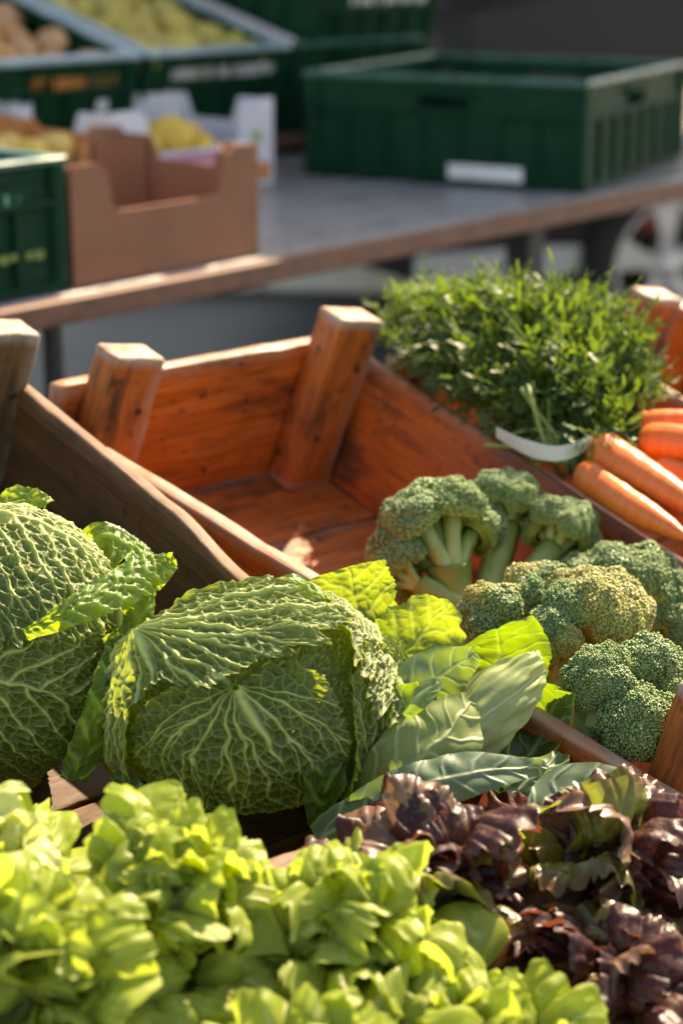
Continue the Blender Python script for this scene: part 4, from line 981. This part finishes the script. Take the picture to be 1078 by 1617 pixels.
M_stem = plain_mat('carrot_stem', (.20, .28, .06), .5, .25, 40)
def carrot(parent, a, b, r, seed):
    a, b = P(*a), P(*b); L = np.linalg.norm(b - a); n, k = 46, 22; t = np.linspace(0, 1, n)
    pr_ = r * np.interp(t, [0, .015, .05, .10, .3, .65, .85, .95, 1], [.25, .62, .9, 1, .98, .80, .55, .28, .05])
    th = np.linspace(0, 2 * np.pi, k, endpoint=False)
    X = np.stack([np.repeat(t[:, None] * L, k, 1), pr_[:, None] * np.cos(th), pr_[:, None] * np.sin(th)], -1)
    X[..., 1:] *= (1 + .05 * vnoise(X * np.array([25, 40, 40]) + seed) + .025 * vnoise(X * np.array([130, 15, 15]) + seed * 2))[..., None]
    X[..., 1] += .004 * np.sin(t * 3 + seed)[:, None]
    o = mesh_obj('carrot', X, [tuple(f) for f in grid_faces(n, k, True)] + [tuple(range(k))[::-1], tuple(range((n - 1) * k, n * k))], M_carrot, parent, True, {'edge': np.repeat(np.clip(1 - t / .03, 0, 1) * .8, k)}, loc=(0,))
    ex = (b - a) / L; ey = unit(np.cross((0, 0, 1), ex)); return place(o, a - np.array(parent['_o']), ex, ey, np.cross(ex, ey))
def frond(parent, root, tip, sag, seed, size=.05):
    rg = rnd(seed); root, tip = np.asarray(root), np.asarray(tip); mid = (root + tip) / 2 + np.array([0, 0, sag])
    c = cspline([root, mid, tip], 26); T = np.gradient(c, axis=0); T /= np.linalg.norm(T, axis=1)[:, None]
    V, F = [], []; b = MB(); b.tube(c, np.linspace(.0019, .0006, 26), 5)
    V = np.concatenate(b.V); F = list(b.F); vv = [V]; n0 = len(V)
    def leaflet(p, d, nrm, ln):
        nonlocal n0
        s = unit(np.cross(d, nrm)); w_ = ln * .16
        vv.append(np.array([p, p + d * ln * .35 + s * w_, p + d * ln * .62 + s * w_ * .55, p + d * ln * .8 + s * w_ * .8 + nrm * ln * .08, p + d * ln + nrm * ln * .05, p + d * ln * .8 - s * w_ * .8, p + d * ln * .62 - s * w_ * .55, p + d * ln * .35 - s * w_ - nrm * ln * .05]))
        F.append((n0, n0 + 1, n0 + 2, n0 + 6, n0 + 7)); F.append((n0 + 2, n0 + 3, n0 + 4, n0 + 5, n0 + 6)); n0 += 8
    for i in range(8, 26, 2):
        f = (i - 8) / 17; pl_ = size * (1.0 - .6 * f) * rg.uniform(.8, 1.15); nrm0 = unit(rg.normal(size=3) * .6 + np.array([-.2, -.5, .8])); side = unit(np.cross(T[i], nrm0))
        for sg in (-1, 1):
            d = unit(T[i] * .75 + side * sg * .85 + rg.normal(size=3) * .18); nr_ = unit(np.cross(side, T[i]) + rg.normal(size=3) * .4)
            m = 7
            for j in range(1, m + 1):
                p = c[i] + d * pl_ * j / m - np.array([0, 0, .22 * pl_ * (j / m) ** 2]); s2 = unit(np.cross(d, nr_)); ll = pl_ * .42 * (1.1 - .5 * j / m)
                for s_ in (-1, 1): leaflet(p, unit(d * .7 + s2 * s_ + rg.normal(size=3) * .38), unit(nr_ + rg.normal(size=3) * .35), ll)
            leaflet(c[i] + d * pl_, d, nr_, pl_ * .3)
            q = np.array([c[i], c[i] + d * pl_, c[i] + d * pl_ + nr_ * .0009, c[i] + nr_ * .0012]); vv.append(q); F.append((n0, n0 + 1, n0 + 2, n0 + 3)); n0 += 4
    Va = np.concatenate(vv); z = np.zeros(len(Va))
    return mesh_obj('leafy_frond', Va, F, M_frond, parent, False, {'vein': z, 'tone': z + rg.uniform(0, .8), 'edge': z}, uv=Va[:, :2])
rgc = rnd(5)
def bunch(label, neck, carrots, tips, nf, seed, band=None):
    nk = P(*neck); t = thing('carrot_bunch', nk, label, 'carrots', 'bunches of carrots'); rg = rnd(seed)
    for i, (a, b, r) in enumerate(carrots): carrot(t, a, b, r, seed + i)
    for i in range(nf):
        x = rg.uniform(tips[0], tips[1]); y = rg.uniform(tips[2], tips[3]); y = max(y, tips[4](x) + rg.uniform(0, 70)); y = min(y, 505 + (x - 575) * .62 - rg.uniform(0, 60)); y = max(y, tips[4](x))
        d = np.clip(1.80 + (690 - y) / 250 * .30, 1.80, 2.14) + rg.normal() * .03
        a = P(*carrots[i % len(carrots)][0]) + rg.normal(size=3) * .006
        frond(t, a, P(x, y, d), rg.uniform(.01, .06), seed * 100 + i, rg.uniform(.046, .072))
    for i in range(14):
        a = P(*carrots[i % len(carrots)][0]); b = MB(); e_ = nk + np.array([rg.normal() * .012, rg.normal() * .012, rg.normal() * .008]); f_ = e_ + (e_ - a) * .25 + rg.normal(size=3) * .02 + np.array([0, .0, .015])
        b.tube(cspline([a, (a + e_) / 2 + [0, 0, .004], e_, f_], 12), .0022, 6); b.obj('stem', M_stem, t, True)
    return t
topline = lambda x: np.interp(x, [570, 600, 660, 740, 800, 880, 940, 1010], [480, 400, 405, 375, 425, 430, 480, 570])
bn = bunch('nearest bunch of carrots tied with a pale ribbon', (860, 700, 1.80),
      [((932, 706, 1.775), (1125, 812, 1.68), .0195), ((914, 744, 1.765), (1092, 852, 1.66), .0165), ((1000, 770, 1.765), (1140, 860, 1.70), .017)], (590, 900, 430, 680, topline), 56, 71)
bunch('bunch of carrots lying at the right edge behind the tied one', (900, 672, 1.84),
      [((912, 676, 1.84), (1150, 658, 1.80), .0155), ((1016, 700, 1.80), (1190, 705, 1.72), .020), ((1040, 745, 1.775), (1180, 790, 1.70), .018)], (640, 965, 440, 660, topline), 56, 72)
bp_ = np.array([P(783, 682, 1.80), P(830, 706, 1.765), P(880, 716, 1.75), P(925, 700, 1.76), P(955, 665, 1.80)]); cc = cspline(bp_, 30); hw_ = np.interp(np.linspace(0, 1, 30), [0, .3, .7, 1], [.005, .0075, .0065, .001])[:, None]
V = np.stack([cc + CU * hw_, cc + CU * hw_ * .3 + CB * .0008, cc - CU * hw_ * .3 + CB * .0008, cc - CU * hw_], 1)
mesh_obj('ribbon', V, grid_faces(30, 4), plain_mat('pale_ribbon', (.50, .50, .45), .4, .08), bn, True)

# ------------------------------------------------------------------ lettuces in the front crates
M_let = leaf_mat('green_lettuce_leaf', (.31, .37, .065), (.54, .58, .26), (.48, .54, .20), (.50, .60, .07), trans=.54, rough=.42, fine=False, bump=.12, edge=((.34, .43, .07), .5), spec=.35)
M_letp = leaf_mat('sunlit_pale_lettuce_leaf', (.50, .56, .24), (.62, .66, .40), (.62, .64, .42), (.70, .74, .25), trans=.45, rough=.38, fine=False, bump=.12, spec=.5)  # lettuce green made paler, sun glare put into the colour
M_red = leaf_mat('red_lettuce_leaf', (.068, .019, .019), (.17, .09, .05), (.16, .18, .055), (.26, .06, .03), trans=.32, rough=.40, fine=False, bump=.4, edge=((.035, .010, .018), .8), spec=.4, tint=((.13, .045, .03), .7))
M_redu = leaf_mat('red_lettuce_leaf_underside', (.21, .13, .085), (.34, .30, .16), (.27, .26, .12), (.24, .12, .06), trans=.25, rough=.36, fine=False, bump=.3, edge=((.15, .06, .05), .7), tint=((.16, .07, .05), .7))
M_redg = leaf_mat('red_lettuce_green_leaf', (.14, .16, .035), (.30, .30, .10), (.20, .24, .05), (.40, .45, .05), trans=.35, rough=.3, fine=False, bump=.3, edge=((.10, .03, .02), .9), spec=.5, tint=((.12, .05, .02), .8))
def lettuce_leaf(L, seed, mat, lobes=4, ruffle=.009, half=60, bend=(80, 10), lobe_amp=.30, cupd=.026, lobe_z=.018, frill=.0045):
    rg = rnd(seed); nr_, na = 30, 110
    th = np.radians(half * np.sin(np.linspace(-math.pi / 2, math.pi / 2, na)))[None]; u = (np.linspace(0, 1, nr_) ** .8)[:, None]
    f = th / math.radians(half)
    lp = f * math.pi / 2 * lobes + (0 if seed % 2 else .8) + .5 * n1(f * 3, seed + 4)
    rm = L * (.54 * np.cos(th) + np.sqrt(np.maximum(.46 ** 2 - (.54 * np.sin(th)) ** 2, 0))) * (1 - lobe_amp * (1 - np.sqrt(np.abs(np.cos(lp)))) + .06 * n1(f * 4, seed) + .035 * n1(f * 22, seed + 1))
    r = u * rm; x = r * np.sin(th) * (.35 + .65 * smooth(.0, .5, u)); y = r * np.cos(th)
    ph = rg.uniform(0, 6)
    lc_ = np.abs(np.cos(lp)); hk = rg.uniform(-1, 1, 40)[np.clip(np.floor(lp / math.pi + .5).astype(int) + 20, 0, 39)]
    z = ruffle * u ** 2 * np.sin(f * math.pi * lobes * .55 + ph) + .010 * u ** 2.5 * (lc_ - .5) + frill * u ** 5 * np.sin(f * 34 + 5 * n1(f * 6, seed + 6)) + ruffle * .25 * u ** 3 * np.sin(f * 23 + ph * 2) + lobe_z * u ** 2.5 * hk * lc_ - cupd * np.clip(u - .55, 0, 1) ** 2 / .2 * (.9 + .9 * n1(f * 4, seed + 2))
    z = z + .10 * np.abs(x) ** 1.2 + .004 * n2(x * 60, y * 60, seed) + .0022 * n2(x * 150, y * 150, seed)
    col, h = vein_field(x, y, [(a, .8) for a in (-44, -28, -14, 14, 28, 44)], None, .0, seed, midw=.004, secw=.0009, midlen=L * .9, spread=1.0)
    z = z - h * .5
    # bend along the length
    yy = np.linspace(0, L * 1.3, 80); ang = np.radians(np.interp(yy, [0, L], bend)); Y = np.concatenate([[0], np.cumsum(np.cos(ang[1:]) * np.diff(yy))]); Z = np.concatenate([[0], np.cumsum(np.sin(ang[1:]) * np.diff(yy))])
    cy, cz, ca = np.interp(y, yy, Y), np.interp(y, yy, Z), np.interp(y, yy, ang)
    V = np.stack([x, cy - np.sin(ca) * z, cz + np.cos(ca) * z], -1)
    tone = np.clip(1.05 - u * 1.5, 0, 1) + 0 * x; edge = np.clip((u - .72) / .28, 0, 1) + 0 * x
    o = mesh_obj('leaf', V, grid_faces(nr_, na), mat, None, True, {'vein': col, 'tone': tone, 'edge': edge}, uv=np.stack([x, y], -1))
    me = o.data; bpy.data.objects.remove(o); return me
def leafset(mats, seed, **kw):
    out = {'in': [], 'out': []}
    for i in range(5):
        m = mats[i % len(mats)]
        out['in'].append(lettuce_leaf(.105, seed + i, m, bend=(95, 22), **kw)); out['out'].append(lettuce_leaf(.125, seed + 10 + i, m, bend=(58, -62), **kw))
        out['out'].append(lettuce_leaf(.12, seed + 20 + i, m, bend=(74, -22), **kw))
    return out
LG = leafset([M_let], 300); LP = leafset([M_letp, M_let], 340)
LR = leafset([M_red, M_red, M_redu, M_red, M_redg], 380, lobes=3, ruffle=.014, lobe_amp=.16, cupd=.022, lobe_z=.012)
def lettuce(v, sets, label, group, seed, n=84, s=.86, lean=(0, 0)):
    base = loc2w(cB, v); t = thing('lettuce', base, label, 'lettuce', group); rg = rnd(seed)
    up = unit(zn * .8 + np.array([0, 0, .2]) + xc * lean[0] + yb * lean[1]); ex = unit(np.cross(yb, up)); ey = np.cross(up, ex)
    for i in range(n):
        f = i / (n - 1); a = i * 2.39996 + rg.normal() * .5
        tilt = math.radians(-32 + 62 * f + rg.normal() * 15)        # pitch up of the whole leaf
        L_ = sets['in'] if f > .6 else sets['out']; me = L_[int(rg.integers(len(L_)))]
        o = bpy.data.objects.new('leaf', me); COL.objects.link(o); o.parent = t
        d = ex * math.cos(a) + ey * math.sin(a); sd = np.cross(d, up)
        m = Matrix.Identity(4)
        for r_ in range(3): m[r_][0] = sd[r_]; m[r_][1] = d[r_]; m[r_][2] = up[r_]
        sc = s * rg.uniform(.75, 1.15) * (1.0 - .22 * f)
        off = d * (.045 * (1 - f) ** .7 * s) + up * (.02 + .075 * f) * s + rg.normal(size=3) * .008
        o.matrix_local = Matrix.Translation(tuple(off)) @ m @ Matrix.Rotation(tilt * .75, 4, 'X') @ Matrix.Rotation(rg.normal() * .4, 4, 'Y') @ Matrix.Scale(float(sc), 4)
    b = MB(); b.tube([base - up * .005, base + up * .03, base + up * .06], [.022, .02, .008], 12); b.obj('core', M_stalk, t, True, {'edge': np.zeros(36)})
    return t
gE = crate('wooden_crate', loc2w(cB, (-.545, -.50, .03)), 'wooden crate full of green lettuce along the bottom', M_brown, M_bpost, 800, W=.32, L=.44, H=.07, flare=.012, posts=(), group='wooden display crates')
gF = crate('wooden_crate', loc2w(cB, (-.25, -.615, .03)), 'wooden crate full of red lettuce at bottom right', M_orange, M_post, 820, W=.215, L=.42, H=.07, flare=.012, posts=('br',), rise=.075, group='wooden display crates')
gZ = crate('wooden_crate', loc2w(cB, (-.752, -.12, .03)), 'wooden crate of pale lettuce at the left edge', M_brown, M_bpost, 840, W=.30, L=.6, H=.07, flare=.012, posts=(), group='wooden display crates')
GG = 'green lettuces'; GR = 'red lettuces'
lettuce((-.54, -.295, 0.063), LG, 'green lettuce in the middle, directly below the middle savoy', GG, 1)
lettuce((-.45, -.365, 0.053), LG, 'green lettuce touching the red lettuce leaves', GG, 2, s=.84)
lettuce((-.635, -.30, 0.058), LG, 'green lettuce at the left edge, below the pale one', GG, 3)
lettuce((-.53, -.44, 0.033), LG, 'green lettuce at the bottom edge, nearest of all', GG, 4)
lettuce((-.42, -.48, 0.028), LG, 'green lettuce at the bottom edge beside the crate wall', GG, 5, s=.84)
lettuce((-.622, -.20, 0.048), LP, 'lettuce coloured pale for sunlight at the left edge, below the left savoy', GG, 6, s=.84)
lettuce((-.345, -.345, 0.028), LR, 'red lettuce with dark purple leaves beside the green lettuce', GR, 11, n=46, s=.95)
lettuce((-.235, -.39, 0.028), LR, 'red lettuce at the right edge below the corner post', GR, 12, n=46, s=.95)
lettuce((-.295, -.46, 0.008), LR, 'red-brown lettuce at the bottom edge right of the green ones', GR, 13, n=46, s=.95)
lettuce((-.20, -.52, -0.002), LR, 'red lettuce in the bottom right corner', GR, 14, n=46, s=.95)
for o in bpy.data.objects:
    if '_o' in o: del o['_o']
